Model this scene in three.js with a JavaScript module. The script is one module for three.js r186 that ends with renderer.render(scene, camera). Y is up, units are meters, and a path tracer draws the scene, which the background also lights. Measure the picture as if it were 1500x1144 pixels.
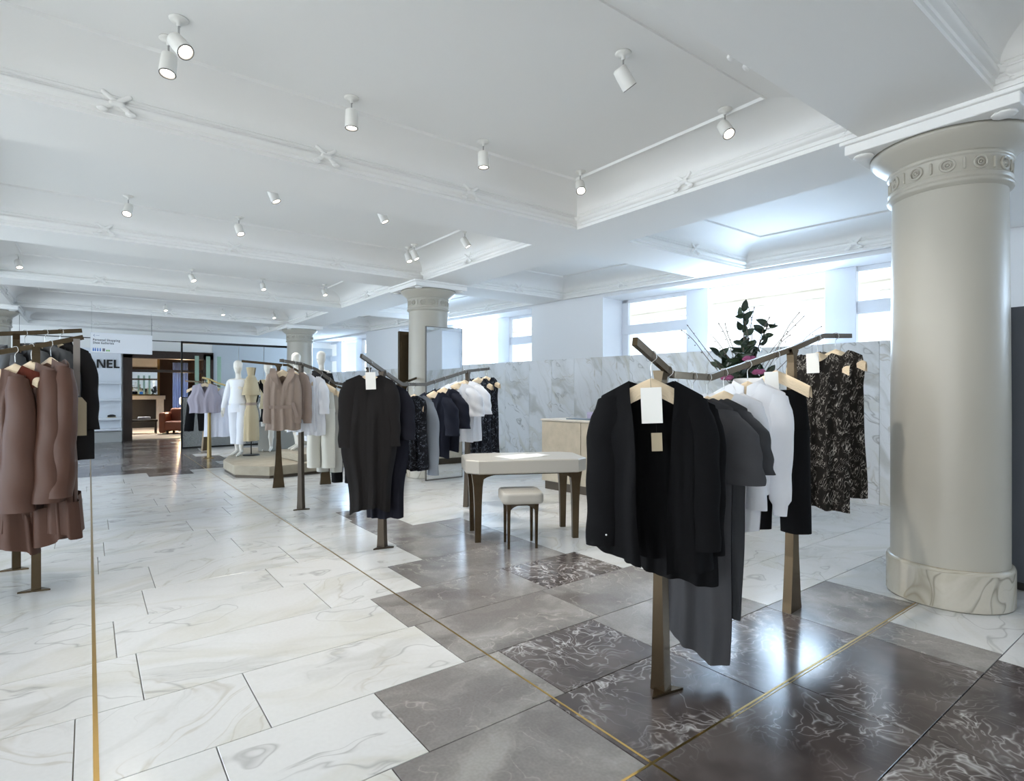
import * as THREE from 'three';
import { mergeGeometries, toCreasedNormals, mergeVertices } from 'three/addons/utils/BufferGeometryUtils.js';
import { RoundedBoxGeometry } from 'three/addons/geometries/RoundedBoxGeometry.js';
import { RectAreaLightUniformsLib } from 'three/addons/lights/RectAreaLightUniformsLib.js';
import { MarchingCubes } from 'three/addons/objects/MarchingCubes.js';
import { FontLoader } from 'three/addons/loaders/FontLoader.js';
import { TextGeometry } from 'three/addons/geometries/TextGeometry.js';

// ---------- camera, sky, sun, area lights, exposure ----------
RectAreaLightUniformsLib.init();
const scene = new THREE.Scene();
const F = 825, YAW = 36.9 * Math.PI / 180, HY = 574, EYE = 1.4;      // focal length and horizon in 1500x1144 pixels
const camera = new THREE.PerspectiveCamera(2 * Math.atan(572 / F) * 180 / Math.PI, 1500 / 1144, 0.05, 200);
camera.position.set(0, EYE, 0);
camera.rotation.y = -YAW;
camera.setViewOffset(1500, 1144, 0, -2, 1500, 1144);
camera.updateProjectionMatrix();
scene.add(camera);
const renderer = new THREE.WebGLRenderer({ antialias: true });
renderer.toneMapping = THREE.LinearToneMapping;
renderer.toneMappingExposure = 1.37;
renderer.shadowMap.enabled = true;
scene.background = new THREE.Color().setRGB(0.72, 0.86, 1.0);
scene.backgroundIntensity = 4;
const SUN = new THREE.DirectionalLight(new THREE.Color().setRGB(1, 0.97, 0.92), 3.0);
SUN.position.set(25, 75, 62); SUN.target.position.set(0, 0, -6); SUN.castShadow = true;
Object.assign(SUN.shadow.camera, { left: -30, right: 30, top: 30, bottom: -30, near: 1, far: 200 });
scene.add(SUN, SUN.target);
const DAY = new THREE.Color().setRGB(0.56, 0.76, 1.0), DAYLIGHT = 15;
const SPOT = new THREE.Color().setRGB(1.0, 0.95, 0.87), SPOTLIGHT = 7;
const SHOPDAY = new THREE.Color().setRGB(1.0, 0.93, 0.82), SHOPLIGHT = 2.9;

// ---------- helpers ----------
const SY = Math.sin(YAW), CY = Math.cos(YAW), V3 = (x, y, z) => new THREE.Vector3(x, y, z);
const at = (px, py, d) => { const u = (px - 750) / F; return V3(d * (SY + CY * u), EYE - (py - HY) / F * d, d * (-CY + SY * u)); };
const fl = (px, py, H = 0) => at(px, py, (EYE - H) * F / (py - HY));     // the point of the level H that a sight line meets
const inPlane = (px, py, A, B) => {                                       // ... and of an upright plane through A and B
  const u = (px - 750) / F, dx = SY + CY * u, dz = -CY + SY * u, vx = B.x - A.x, vz = B.z - A.z;
  const d = (A.z * vx - A.x * vz) / (dz * vx - dx * vz); return at(px, py, d);
};
let seed = 12345;
const rnd = () => { seed = (seed * 1664525 + 1013904223) >>> 0; return seed / 4294967296; };
const rr = (a, b) => a + (b - a) * rnd();
const ss = (a, b, x) => { const t = Math.min(1, Math.max(0, (x - a) / (b - a))); return t * t * (3 - 2 * t); };
const lerp = (a, b, t) => a + (b - a) * t;
const used = {};
const numbered = n => { const k = used[n] = (used[n] ?? -1) + 1; return k ? n + '_' + String(k).padStart(3, '0') : n; };
function shade(o) { o.castShadow = true; o.receiveShadow = true; return o; }
function part(name, geo, mat, parent) { const m = shade(new THREE.Mesh(geo, mat)); m.name = name; parent.add(m); return m; }
function tag(o, label, category, group, kind) {
  o.userData.label = label; o.userData.category = category;
  if (group) o.userData.group = group; if (kind) o.userData.kind = kind; return o;
}
function thing(name, label, category, group, pos = [0, 0, 0], turn = 0) {
  const g = new THREE.Group(); g.name = numbered(name); g.position.set(...(pos.isVector3 ? pos.toArray() : pos)); g.rotation.y = turn;
  scene.add(g); return tag(g, label, category, group);
}
function struct(name, geo, mat, label, category) {
  const m = shade(geo ? new THREE.Mesh(geo, mat) : new THREE.Group()); m.name = name; m.userData = { kind: 'structure', label, category }; scene.add(m); return m;
}
const box = (x0, x1, y0, y1, z0, z1) => new THREE.BoxGeometry(x1 - x0, y1 - y0, z1 - z0).translate((x0 + x1) / 2, (y0 + y1) / 2, (z0 + z1) / 2);
const rbox = (x0, x1, y0, y1, z0, z1, r = 0.005, n = 2) => new RoundedBoxGeometry(x1 - x0, y1 - y0, z1 - z0, n, r).translate((x0 + x1) / 2, (y0 + y1) / 2, (z0 + z1) / 2);
const merge = gs => mergeGeometries(gs.map(g => g.index ? g.toNonIndexed() : g).map(g => { for (const k of Object.keys(g.attributes)) if (!['position', 'normal', 'uv'].includes(k)) g.deleteAttribute(k); return g; }));
const tube = (pts, r, seg = 24, rad = 8) => new THREE.TubeGeometry(new THREE.CatmullRomCurve3(pts), seg, r, rad);
const lathe = (pts, seg = 48) => new THREE.LatheGeometry(pts.map(p => new THREE.Vector2(...p)), seg);
// a surface over an (i, j) grid: f(u, v) -> [x, y, z]
function sheet(nu, nv, f, us = 1, vs = 1) {
  const P = [], U = [], I = [];
  for (let j = 0; j <= nv; j++) for (let i = 0; i <= nu; i++) { P.push(...f(i / nu, j / nv)); U.push(i / nu * us, (1 - j / nv) * vs); }
  for (let j = 0; j < nv; j++) for (let i = 0; i < nu; i++) { const a = j * (nu + 1) + i, b = a + 1, c = a + nu + 1, d = c + 1; I.push(a, c, b, b, c, d); }
  const g = new THREE.BufferGeometry();
  g.setAttribute('position', new THREE.Float32BufferAttribute(P, 3)); g.setAttribute('uv', new THREE.Float32BufferAttribute(U, 2)); g.setIndex(I); g.computeVertexNormals(); return g;
}
// a loft of rectangles: rows [y, halfwidth x, halfdepth z, cx, cz]
function loft(rows) {
  const P = [], I = [];
  rows.forEach(([y, a, b, cx = 0, cz = 0]) => P.push(cx - a, y, cz - b, cx + a, y, cz - b, cx + a, y, cz + b, cx - a, y, cz + b));
  for (let r = 0; r < rows.length - 1; r++) for (let k = 0; k < 4; k++) { const a = r * 4 + k, b = r * 4 + (k + 1) % 4, c = a + 4, d = b + 4; I.push(a, c, b, b, c, d); }
  const n = (rows.length - 1) * 4; I.push(0, 1, 2, 0, 2, 3, n, n + 2, n + 1, n, n + 3, n + 2);
  const g = new THREE.BufferGeometry(); g.setAttribute('position', new THREE.Float32BufferAttribute(P, 3)); g.setIndex(I);
  const f = g.toNonIndexed(); f.computeVertexNormals(); f.setAttribute('uv', new THREE.Float32BufferAttribute(new Float32Array(f.attributes.position.count * 2), 2)); return f;
}

// ---------- noise and textures ----------
const PERM = new Uint8Array(512); { const p = [...Array(256).keys()]; for (let i = 255; i > 0; i--) { const j = Math.floor(rnd() * (i + 1)); [p[i], p[j]] = [p[j], p[i]]; } for (let i = 0; i < 512; i++) PERM[i] = p[i & 255]; }
const GX = [], GY = []; for (let i = 0; i < 256; i++) { GX.push(Math.cos(i * 2.399)); GY.push(Math.sin(i * 2.399)); }
function pn(x, y, per) {          // Perlin noise that repeats every per cells
  const xi = Math.floor(x), yi = Math.floor(y), fx = x - xi, fy = y - yi, w = t => ((t % per) + per) % per;
  const x0 = w(xi), x1 = w(xi + 1), y0 = w(yi), y1 = w(yi + 1);
  const u = fx * fx * fx * (fx * (fx * 6 - 15) + 10), v = fy * fy * fy * (fy * (fy * 6 - 15) + 10);
  const g = (a, b, dx, dy) => { const h = PERM[PERM[a & 255] + (b & 255)]; return GX[h] * dx + GY[h] * dy; };
  return lerp(lerp(g(x0, y0, fx, fy), g(x1, y0, fx - 1, fy), u), lerp(g(x0, y1, fx, fy - 1), g(x1, y1, fx - 1, fy - 1), u), v);
}
const fbm = (x, y, per, o = 4) => { let s = 0, a = 1; for (let i = 0; i < o; i++) { s += a * pn(x, y, per); x *= 2; y *= 2; per *= 2; a *= 0.5; } return s; };
function texture(w, h, f, srgb = true) {
  const D = new Uint8Array(w * h * 4);
  for (let y = 0; y < h; y++) for (let x = 0; x < w; x++) { const c = f(x / w, y / h), i = (y * w + x) * 4; D[i] = c[0]; D[i + 1] = c[1]; D[i + 2] = c[2]; D[i + 3] = 255; }
  const t = new THREE.DataTexture(D, w, h, THREE.RGBAFormat); t.wrapS = t.wrapT = THREE.RepeatWrapping; t.magFilter = THREE.LinearFilter; t.minFilter = THREE.LinearMipmapLinearFilter; t.generateMipmaps = true;
  if (srgb) t.colorSpace = THREE.SRGBColorSpace; t.needsUpdate = true; return t;
}
const mixc = (a, b, t) => a.map((v, i) => v + (b[i] - v) * t);
// calacatta: white with slanting soft streaks and thin grey and tan veins
function whiteMarble(strength, base, angle) {
  const ca = Math.cos(angle), sa = Math.sin(angle);
  return (x, y) => {
    const p = x * ca + y * sa + 9, q = -x * sa + y * ca + 9, w = fbm(p * 2.2, q * 3.1, 256, 4), w2 = fbm(p * 1.7 + 31, q * 2.6 + 17, 256, 4);
    const soft = ss(0.02, 0.75, fbm(p * 1.1 + w * 0.5, q * 8.5 + w * 1.1, 256, 5)), pale = ss(0.05, 0.7, fbm(p * 1.4 + 40, q * 8 + w2 * 1.5 + 11, 256, 5));
    const vein = Math.pow(1 - Math.min(1, Math.abs(fbm(p * 1.2 + 3, q * 6.0 + w * 1.5, 256, 5)) * 17), 2) * ss(-0.25, 0.35, w2);
    const fine = Math.pow(1 - Math.min(1, Math.abs(fbm(p * 2.6 + 60, q * 8.5 + w2 * 2.6, 256, 4)) * 13), 2) * ss(-0.1, 0.35, w);
    let c = mixc(base, [184, 184, 180], soft * 0.85 * strength); c = mixc(c, [188, 184, 168], pale * 0.5 * strength);
    c = mixc(c, [140, 139, 138], vein * 0.7 * strength); c = mixc(c, [158, 148, 130], fine * 0.45 * strength);
    const g = pn(x * 128, y * 128, 256) * 3; return c.map(v => Math.max(0, Math.min(255, v + g)));
  };
}
const T = {};
T.white = texture(1024, 1024, whiteMarble(0.72, [212, 212, 211], 0.42));
T.wall = texture(1024, 1024, whiteMarble(1.0, [228, 229, 231], 0.9));
T.taupe = texture(1024, 1024, (x, y) => {
  const w1 = fbm(x * 4, y * 4, 4, 5), w2 = fbm(x * 4 + 9, y * 4 + 4, 4, 5), cl = fbm(x * 3 + w2 * 0.7, y * 6 + w1, 3, 5);
  let c = mixc([124, 119, 116], [158, 154, 150], ss(-0.5, 0.6, cl)); c = mixc(c, [100, 94, 91], ss(0.05, 0.6, w2) * 0.6);
  const v = Math.pow(1 - Math.min(1, Math.abs(fbm(x * 5 + w1, y * 5 + w2, 5, 4)) * 16), 3); c = mixc(c, [186, 180, 172], v * 0.7 * ss(-0.3, 0.3, w2)); const v2 = Math.pow(1 - Math.min(1, Math.abs(pn(x * 17 + w2 * 3, y * 17 + w1 * 3, 17)) * 14), 3); c = mixc(c, [196, 190, 183], v2 * 0.5 * ss(0, 0.4, w1));
  const g = pn(x * 200, y * 200, 200) * 9; return c.map(q => q + g);
});
T.brown = texture(1024, 1024, (x, y) => {
  const w1 = fbm(x * 5, y * 5, 5, 4), w2 = fbm(x * 5 + 3, y * 5 + 8, 5, 4);
  let c = mixc([78, 70, 68], [104, 96, 93], ss(-0.4, 0.5, fbm(x * 6, y * 6 + 2, 6, 4)));
  const dens = ss(-0.5, 0.15, fbm(x * 3 + 1, y * 3 + 6, 3, 3));
  for (const [k, o, th] of [[7, 0, 14], [12, 4, 12], [22, 9, 9]]) {
    const r = Math.abs(fbm(x * k + w1 * 1.8 + o, y * k + w2 * 1.8, k, 3)); const v = Math.pow(1 - Math.min(1, r * th), 2) * ss(-0.3, 0.2, fbm(x * 6 + o, y * 6 + 5, 6, 2));
    c = mixc(c, [222, 219, 217], v * 0.8 * dens);
  }
  return c;
});
T.weave = texture(256, 256, (x, y) => { const v = 128 + 60 * Math.sin(x * Math.PI * 128) * Math.sin(y * Math.PI * 128) + 40 * pn(x * 64, y * 64, 64); return [v, v, v]; }, false);
const lace = (dark, light, seedo, cut) => texture(512, 512, (x, y) => {
  const a = pn(x * 14 + 2 * pn(x * 9 + seedo, y * 9, 9), y * 14 + 2 * pn(x * 9, y * 9 + 3, 9), 14), b = pn(x * 40 + seedo + a * 3, y * 26 + a * 3, 0 || 40);
  const v = Math.pow(1 - Math.min(1, Math.abs(b) * 5.5), 2) * ss(cut, cut + 0.35, a + 0.25 * pn(x * 50, y * 50, 50)); return mixc(dark, light, Math.min(1, v));
});
T.lace = lace([30, 26, 23], [212, 206, 196], 1.5, -0.2);
T.print = lace([26, 27, 33], [176, 190, 208], 6.5, -0.15);
T.stone = texture(512, 512, (x, y) => { const v = fbm(x * 6, y * 6, 6, 5) * 14 + pn(x * 120, y * 120, 120) * 7; return [196 + v, 190 + v, 180 + v]; });
T.wood = texture(256, 512, (x, y) => { const r = Math.sin((x * 22 + fbm(x * 3, y * 3, 3, 3) * 3) * 6.283) * 5 + pn(x * 90, y * 6, 90) * 8; return [226 + r, 205 + r, 174 + r]; });
T.darkwood = texture(256, 512, (x, y) => { const r = Math.sin((x * 12 + fbm(x * 3, y * 3, 3, 3) * 3) * 6.283) * 4 + pn(x * 60, y * 5, 60) * 8; return [50 + r, 36 + r, 29 + r * 0.8]; });
T.bronze = texture(256, 256, (x, y) => { const v = fbm(x * 8, y * 3, 8, 4); return [150 + v * 40, 150 + v * 40, 150 + v * 40]; }, false);
T.mesh = texture(512, 512, (x, y) => { const a = pn(x * 60, y * 60, 60), b = Math.sin(x * 6.283 * 40) * Math.sin(y * 6.283 * 40); const v = b + a * 0.9 > 0.1 ? 214 : 46; return [v, v + 2, v]; });
const rep = (t, x, y) => { const c = t.clone(); c.repeat.set(x, y); c.needsUpdate = true; return c; };

const std = (o) => new THREE.MeshStandardMaterial(o), phy = (o) => new THREE.MeshPhysicalMaterial(o);
const M = {
  plaster: std({ color: '#ecebe8', roughness: 0.75 }), plasterCool: std({ color: '#e7e9ec', roughness: 0.8 }),
  column: phy({ color: '#b3aea2', roughness: 0.4, clearcoat: 0.15, clearcoatRoughness: 0.3 }),
  white: phy({ map: T.white, roughness: 0.2 }), taupe: phy({ map: T.taupe, roughness: 0.2 }), brown: phy({ map: T.brown, roughness: 0.18 }),
  marbleWall: phy({ map: T.wall, roughness: 0.22 }), joint: std({ color: '#a8a196', roughness: 0.7 }),
  brass: std({ color: '#a98d52', metalness: 1, roughness: 0.32 }), bronze: std({ color: '#5c4e3c', metalness: 0.85, roughness: 0.42, roughnessMap: T.bronze }),
  bronzeDark: std({ color: '#4d443a', metalness: 0.7, roughness: 0.45 }), railBrass: std({ color: '#8f7a50', metalness: 0.85, roughness: 0.4 }),
  frame: std({ color: '#dfe3e9', roughness: 0.5 }), glass: phy({ color: '#ffffff', transmission: 1, roughness: 0, thickness: 0, ior: 1.5 }),
  woodPale: std({ map: T.wood, roughness: 0.55 }), hook: std({ color: '#b9b9b8', metalness: 1, roughness: 0.25 }),
  paper: std({ color: '#f1efea', roughness: 0.8 }), kraft: std({ color: '#b9aa90', roughness: 0.85 }),
  stone: std({ map: rep(T.stone, 1, 1), roughness: 0.55 }), leather: std({ color: '#b8b3aa', roughness: 0.38 }), counter: std({ map: rep(T.stone, 1, 1), color: '#e9e4d8', roughness: 0.6 }),
  mirror: std({ color: '#e8ecef', metalness: 1, roughness: 0.02 }), black: std({ color: '#1b1a19', roughness: 0.5 }), blackMetal: std({ color: '#23211f', metalness: 0.5, roughness: 0.45 }),
  lampWhite: std({ color: '#e4e2dc', roughness: 0.45 }), lampRing: std({ color: '#6d6a66', metalness: 0.6, roughness: 0.4 }),
  lens: std({ color: '#ffffff', emissive: '#fff6e8', emissiveIntensity: 6 }), plinth: std({ map: rep(T.stone, 1, 1), color: '#d3cdc0', roughness: 0.7 }),
  darkwood: std({ map: T.darkwood, roughness: 0.35 }), mannequin: std({ color: '#ece7dd', roughness: 0.4 }), facade: std({ color: '#d9d2c6', roughness: 0.9 }), street: std({ color: '#8b8a88', roughness: 0.95 }),
};
const cloth = (color, o = {}) => phy({ color, roughness: 0.9, specularIntensity: 0.35, side: THREE.DoubleSide, sheen: o.sheen ?? 0.15, sheenRoughness: 0.6, bumpMap: rep(T.weave, 6, 6), bumpScale: 0.0004, ...o });
const C = {
  black: cloth('#0f0f11', { sheen: 0.03 }), charcoal: cloth('#4a4a4d'), charcoal2: cloth('#434447'), white: cloth('#eff0f4'), white2: cloth('#e6e8ee'), lace: cloth('#ffffff', { map: rep(T.lace, 0.7, 1.1), roughness: 0.75 }), print: cloth('#ffffff', { map: rep(T.print, 1, 1.6), roughness: 0.75 }),
  ink: cloth('#1e1f28', { sheen: 0.05 }), slate: cloth('#211f1f', { sheen: 0.05 }), navy: cloth('#262935'), grey: cloth('#8d949e'), mauve: phy({ color: '#573c31', specularIntensity: 0.6, roughness: 0.45, side: THREE.DoubleSide, sheen: 0.08, sheenRoughness: 0.4 }), taupe: cloth('#a18f83'), taupe2: cloth('#9c8a80'),
  beige: cloth('#c5b596'), lavender: cloth('#aaa4b0'), lilac: cloth('#e2e4f0'), blue: cloth('#2765a8'), cream: cloth('#dedbd0'), stoneGrey: cloth('#b9b7b0'), leather: phy({ color: '#2c2d30', roughness: 0.42, side: THREE.DoubleSide, clearcoat: 0.15, clearcoatRoughness: 0.5 }), rust: cloth('#5a2a1e'), blueGrey: cloth('#969caa'),
};
// ---------- the room ----------
const K = 1.755, HS = EYE + K, HC = 3.477;                  // underside of the beams, coffer ceilings
const XA = -1.25, XC = 2.41 * K, XD = 2.859 * K;            // the column beam runs from XC to XD
const WM = 0.0998, wallX = z => 8.094 + WM * z;             // the window wall stands at a slight angle
const ZN = 5.5, ZB = -19.5, XL = -6.5;
// floor: bed, then tiles row by row
const floor = struct('floor', box(XL - 0.3, 9.5, -0.2, -0.022, ZB - 7.5, ZN + 0.3), M.joint, 'polished floor of white and grey marble tiles with brass strips', 'floor');
const darkRows = [[-0.265, 0.35, 3.8], [-0.83, 0.75, 3.9], [-1.38, 0.9, 4.37], [-1.945, 1.06, 3.56], [-2.48, 1.56, 3.5], [-3.05, 1.52, 3.4], [-3.62, 1.91, 3.3], [-4.21, 2.23, 3.3], [-4.74, 2.25, 3.3], [-5.36, 2.25, 2.72], [-5.93, 2.29, 2.72]];
const seen = (x, z) => { const d = x * SY - z * CY; if (d < 0.9) return false; const u = Math.abs((x * CY + z * SY) / d); return u < 1.25; };
const strayTiles = { white: [], taupe: [], brown: [] };
let tileCount = 0;
function tileGeo(x0, x1, z0, z1) {
  const g = 0.0022, b = 0.0015, G = new THREE.BufferGeometry(), P = [], I = [], U = [], sc = 0.42, fx = rnd() < 0.5 ? -1 : 1, ou = fx > 0 ? rnd() * 0.45 : 0.5 + rnd() * 0.45, ov = 0.3 + rnd() * 0.65;
  const ring = (m, y) => { for (const [x, z] of [[x0 + m, z0 - m], [x1 - m, z0 - m], [x1 - m, z1 + m], [x0 + m, z1 + m]]) { P.push(x, y, z); U.push((x - x0) * sc * fx + ou, (z - z0) * sc + ov); } };
  ring(g, -0.02); ring(g, -b); ring(g + b, 0);
  for (let r = 0; r < 2; r++) for (let k = 0; k < 4; k++) { const a = r * 4 + k, c = r * 4 + (k + 1) % 4; I.push(a, c, a + 4, c, c + 4, a + 4); }
  I.push(8, 9, 10, 8, 10, 11);
  G.setAttribute('position', new THREE.Float32BufferAttribute(P, 3)); G.setAttribute('uv', new THREE.Float32BufferAttribute(U, 2)); G.setIndex(I);
  const f = G.toNonIndexed(); f.computeVertexNormals(); return f;
}
function tile(x0, x1, z0, z1, kind) {
  const cx = (x0 + x1) / 2, cz = (z0 + z1) / 2, g = tileGeo(x0, x1, z0, z1), d = cx * SY - cz * CY;
  if (seen(cx, cz) && d < 9.6 && tileCount < 298 && cx < 8) { part('marble_tile', g, M[kind], floor); tileCount++; } else strayTiles[kind].push(g);
}
const zs = [5.8, 5.2, 4.6, 4.0, 3.4, 2.83, 2.26, 1.69, 1.13, 0.56, 0.0, -0.265, -0.83, -1.38, -1.945, -2.48, -3.05, -3.62, -4.21, -4.74, -5.36, -5.93, -6.47];
while (zs[zs.length - 1] > ZB) zs.push(zs[zs.length - 1] - 0.567);
for (let i = 0; i < zs.length - 1; i++) {
  const z0 = zs[i], z1 = zs[i + 1], dr = darkRows.find(r => Math.abs(r[0] - z0) < 0.01), far = z1 < -11.7;
  let [a, b] = dr ? [dr[1], dr[2]] : z0 > -0.2 ? [0.2 + 0.3 * (i % 2), 3.6] : [99, 99];
  const cuts = [XL]; let x = XL + rr(0.3, 0.9);
  const stops = [a, b].filter(v => v < 90);
  while (x < 8.9) { const near = stops.find(v => Math.abs(v - x) < 0.28); x = near ?? x; if (x - cuts[cuts.length - 1] > 0.02) cuts.push(x); const nx = x + rr(0.62, 1.15), st = stops.find(v => v > x + 0.02 && v <= nx); x = st ?? nx; }
  cuts.push(8.9);
  for (let k = 0; k < cuts.length - 1; k++) {
    const x0 = cuts[k], x1 = cuts[k + 1], m = (x0 + x1) / 2; let kind = 'white';
    if (m > a && m < b) { const q = pn(m * 0.8 + 3.3, (z0 + z1) * 0.5, 64); kind = (m > 1.6 && z0 > -2.4 && m < 3.3 && (z0 > -1.4 || m < 2.9)) || q > 0.25 ? (q > -0.28 ? 'brown' : 'taupe') : 'taupe'; }
    if ((far || (z1 < -11.2 && m > 0.9 && m < 1.7)) && m < 2.25) kind = rnd() < 0.65 ? 'brown' : 'taupe';
    tile(x0, x1, z0, z1, kind);
  }
}
for (const k of Object.keys(strayTiles)) if (strayTiles[k].length) { const m = part('far_tiles', mergeGeometries(strayTiles[k]), M[k], floor); m.userData.kind = 'stuff'; }
for (const g of [box(0.012, 0.03, -0.02, 0.0012, ZB, ZN), box(1.692, 1.702, -0.02, 0.0012, -14.5, ZN), box(1.0, 4.45, -0.02, 0.0012, -1.386, -1.376), box(2.2, 4.45, -0.02, 0.0012, -1.366, -1.362)]) part('brass_strip', g, M.brass, floor);

// ceiling: one slab of beams with openings, a cornice and cove around each coffer
const Q = (x0, x1, z0, z1) => [[x0, z0], [x1, z0], [x1, z1], [x0, z1]];          // z0 near, z1 far
const zr = [[1.06, -0.539], [-0.949, -2.54], [-2.977, -4.54], [-4.98, -6.6], [-7.04, -8.75], [-9.15, -10.75]].map(r => r.map(v => v * K));
const coffers = [];
for (const [n, f] of zr) coffers.push(Q(XA, XC, n, f));
for (const [n, f] of zr.slice(0, 5)) coffers.push([[XD, n], [wallX(n) - 0.1, n], [wallX(f) - 0.1, f], [XD, f]]);
for (const [n, f] of zr) coffers.push(Q(XL + 0.3, XA - 0.75, n, f));
coffers.push(Q(XA, XC, 4.9, 2.6));
const soffitShape = new THREE.Shape([[XL, -ZN], [wallX(ZN) - 0.035, -ZN], [wallX(ZB) - 0.035, -ZB], [XL, -ZB]].map(p => new THREE.Vector2(...p)));
for (const c of coffers) soffitShape.holes.push(new THREE.Path(c.map(([x, z]) => new THREE.Vector2(x, -z))));
const soffit = new THREE.ExtrudeGeometry(soffitShape, { depth: 0.1, bevelEnabled: false }).rotateX(-Math.PI / 2).translate(0, HS, 0);
const ceiling = struct('ceiling', merge([soffit]), M.plaster, 'white plaster beamed ceiling with coffers', 'ceiling');
part('roof_slab', box(XL - 0.3, 9.9, HC + 0.03, HC + 0.35, ZB - 7.5, ZN + 0.3), M.plaster, ceiling);
function inset(poly, d) {
  const n = poly.length, cx = poly.reduce((a, p) => a + p[0], 0) / n, cz = poly.reduce((a, p) => a + p[1], 0) / n;
  const L = poly.map((p, i) => { const q = poly[(i + 1) % n]; let nx = -(q[1] - p[1]), nz = q[0] - p[0]; const l = Math.hypot(nx, nz); nx /= l; nz /= l; if ((cx - p[0]) * nx + (cz - p[1]) * nz < 0) { nx = -nx; nz = -nz; } return [nx, nz, nx * p[0] + nz * p[1] + d]; });
  return poly.map((_, i) => { const a = L[(i + n - 1) % n], b = L[i], D = a[0] * b[1] - a[1] * b[0]; return [(a[2] * b[1] - a[1] * b[2]) / D, (a[0] * b[2] - a[2] * b[0]) / D]; });
}
const prof = [[-0.01, 0.0006], [0.001, 0.0006], [0, 0.03], [0.012, 0.034], [0.012, 0.06], [0.02, 0.064], [0.034, 0.07], [0.042, 0.082], [0.042, 0.095], [0.034, 0.106], [0.024, 0.111], [0.024, 0.12], [0.034, 0.124], [0.04, 0.132], [0.036, 0.142]];
for (let i = 0; i <= 10; i++) { const a = i / 10 * Math.PI / 2; prof.push([0.04 + 0.37 * (1 - Math.cos(a)) * 1.0, 0.145 + 0.165 * Math.sin(a)]); }
prof.push([0.418, 0.31], [0.424, 0.302], [0.434, 0.302], [0.44, 0.312], [0.445, 0.322]);
function ribbon(s) {     // crossed ribbon bound round the moulding: two tapering straps over a bundle
  const gs = []; for (const a of [-1, 1]) { const g = new THREE.CapsuleGeometry(0.016, 0.17, 3, 8).scale(1, 1, 0.6).rotateZ(a * 0.95).translate(0, 0.01, 0); gs.push(g); const t = new THREE.SphereGeometry(0.022, 8, 6).scale(1.5, 0.8, 0.8).translate(a * 0.075, -0.05, 0.004); gs.push(t); }
  gs.push(new THREE.CapsuleGeometry(0.02, 0.05, 3, 8).rotateZ(Math.PI / 2)); return merge(gs);
}
const ribbonGeo = ribbon();
coffers.forEach((poly, ci) => {
  const rings = prof.map(([d, y]) => inset(poly, d + 0.003).map(([x, z]) => [x, HS + y, z])), gs = [];
  for (let s = 0; s < 4; s++) gs.push(toCreasedNormals(sheet(1, prof.length - 1, (u, v) => rings[Math.round(v * (prof.length - 1))][(s + Math.round(u)) % 4]), 0.6));
  const tr = struct('trim_' + (ci + 1), merge(gs), M.plaster, 'white moulded cornice and cove around a ceiling coffer', 'cornice');
  tr.material = M.plasterTwo ??= (() => { const m = M.plaster.clone(); m.side = THREE.DoubleSide; return m; })();
  const top = rings[rings.length - 1], sh = new THREE.Shape(top.map(p => new THREE.Vector2(p[0], -p[2])));
  part('coffer_panel', new THREE.ExtrudeGeometry(sh, { depth: 0.02, bevelEnabled: false }).rotateX(-Math.PI / 2).translate(0, HC - 0.001, 0), M.plaster, tr);
  for (let s = 0; s < 4; s++) {
    const p = poly[s], q = poly[(s + 1) % 4], len = Math.hypot(q[0] - p[0], q[1] - p[1]), n = Math.max(2, Math.round(len / 1.38));
    for (let k = 0; k < n; k++) {
      const t = k / n, x = lerp(p[0], q[0], t), z = lerp(p[1], q[1], t), c = inset(poly, 0.045), ip = c[s], iq = c[(s + 1) % 4];
      const X = lerp(ip[0], iq[0], t), Z = lerp(ip[1], iq[1], t); if (!seen(X, Z)) continue;
      const m = part('ribbon_ornament', ribbonGeo, M.plaster, tr); m.position.set(X, HS + 0.092, Z);
      const cx = (poly[0][0] + poly[2][0]) / 2, cz = (poly[0][1] + poly[2][1]) / 2; let nx = -(q[1] - p[1]), nz = q[0] - p[0]; if ((cx - p[0]) * nx + (cz - p[1]) * nz < 0) { nx = -nx; nz = -nz; }
      m.rotation.y = Math.atan2(nx, nz) + (k ? 0 : -Math.PI / 4 * Math.sign(1)); m.rotation.x = 0;
    }
  }
});
// other walls close the hall
function glazedWall(name, label, x0, x1, pos, turn, bays, n0) {     // a shopfront wall in its own axes: x along, z outwards
  const w = struct(name, null, null, label, 'wall'); w.position.set(...pos); w.rotation.y = turn; const gs = [box(x0, x1, 0, 0.3, 0, 0.3), box(x0, x1, 2.95, HC + 0.3, 0, 0.3)]; let t = x0;
  for (const [a, b] of [...bays, [x1, x1]]) { if (a > t) gs.push(box(t, a, 0.3, 2.95, 0, 0.3)); t = b; } part('masonry', merge(gs), M.plaster, w);
  bays.forEach(([a, b], i) => { const g = struct('window_' + (n0 + i), null, null, 'tall shopfront window at the far side of the hall', 'window'); g.position.copy(w.position); g.rotation.copy(w.rotation);
    part('window_frame', merge([box(a, a + 0.06, 0.3, 2.95, 0.12, 0.2), box(b - 0.06, b, 0.3, 2.95, 0.12, 0.2), box(a, b, 0.3, 0.36, 0.12, 0.2), box(a, b, 2.89, 2.95, 0.12, 0.2), box((a + b) / 2 - 0.03, (a + b) / 2 + 0.03, 0.36, 2.89, 0.12, 0.2)]), M.frame, g);
    part('window_pane', new THREE.PlaneGeometry(b - a - 0.12, 2.53).translate((a + b) / 2, 1.625, 0.16), M.glass, g);
    const L = new THREE.RectAreaLight(SHOPDAY, SHOPLIGHT, b - a - 0.1, 2.5); L.position.set((a + b) / 2, 1.625, 0.26); g.add(L); });
}
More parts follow.
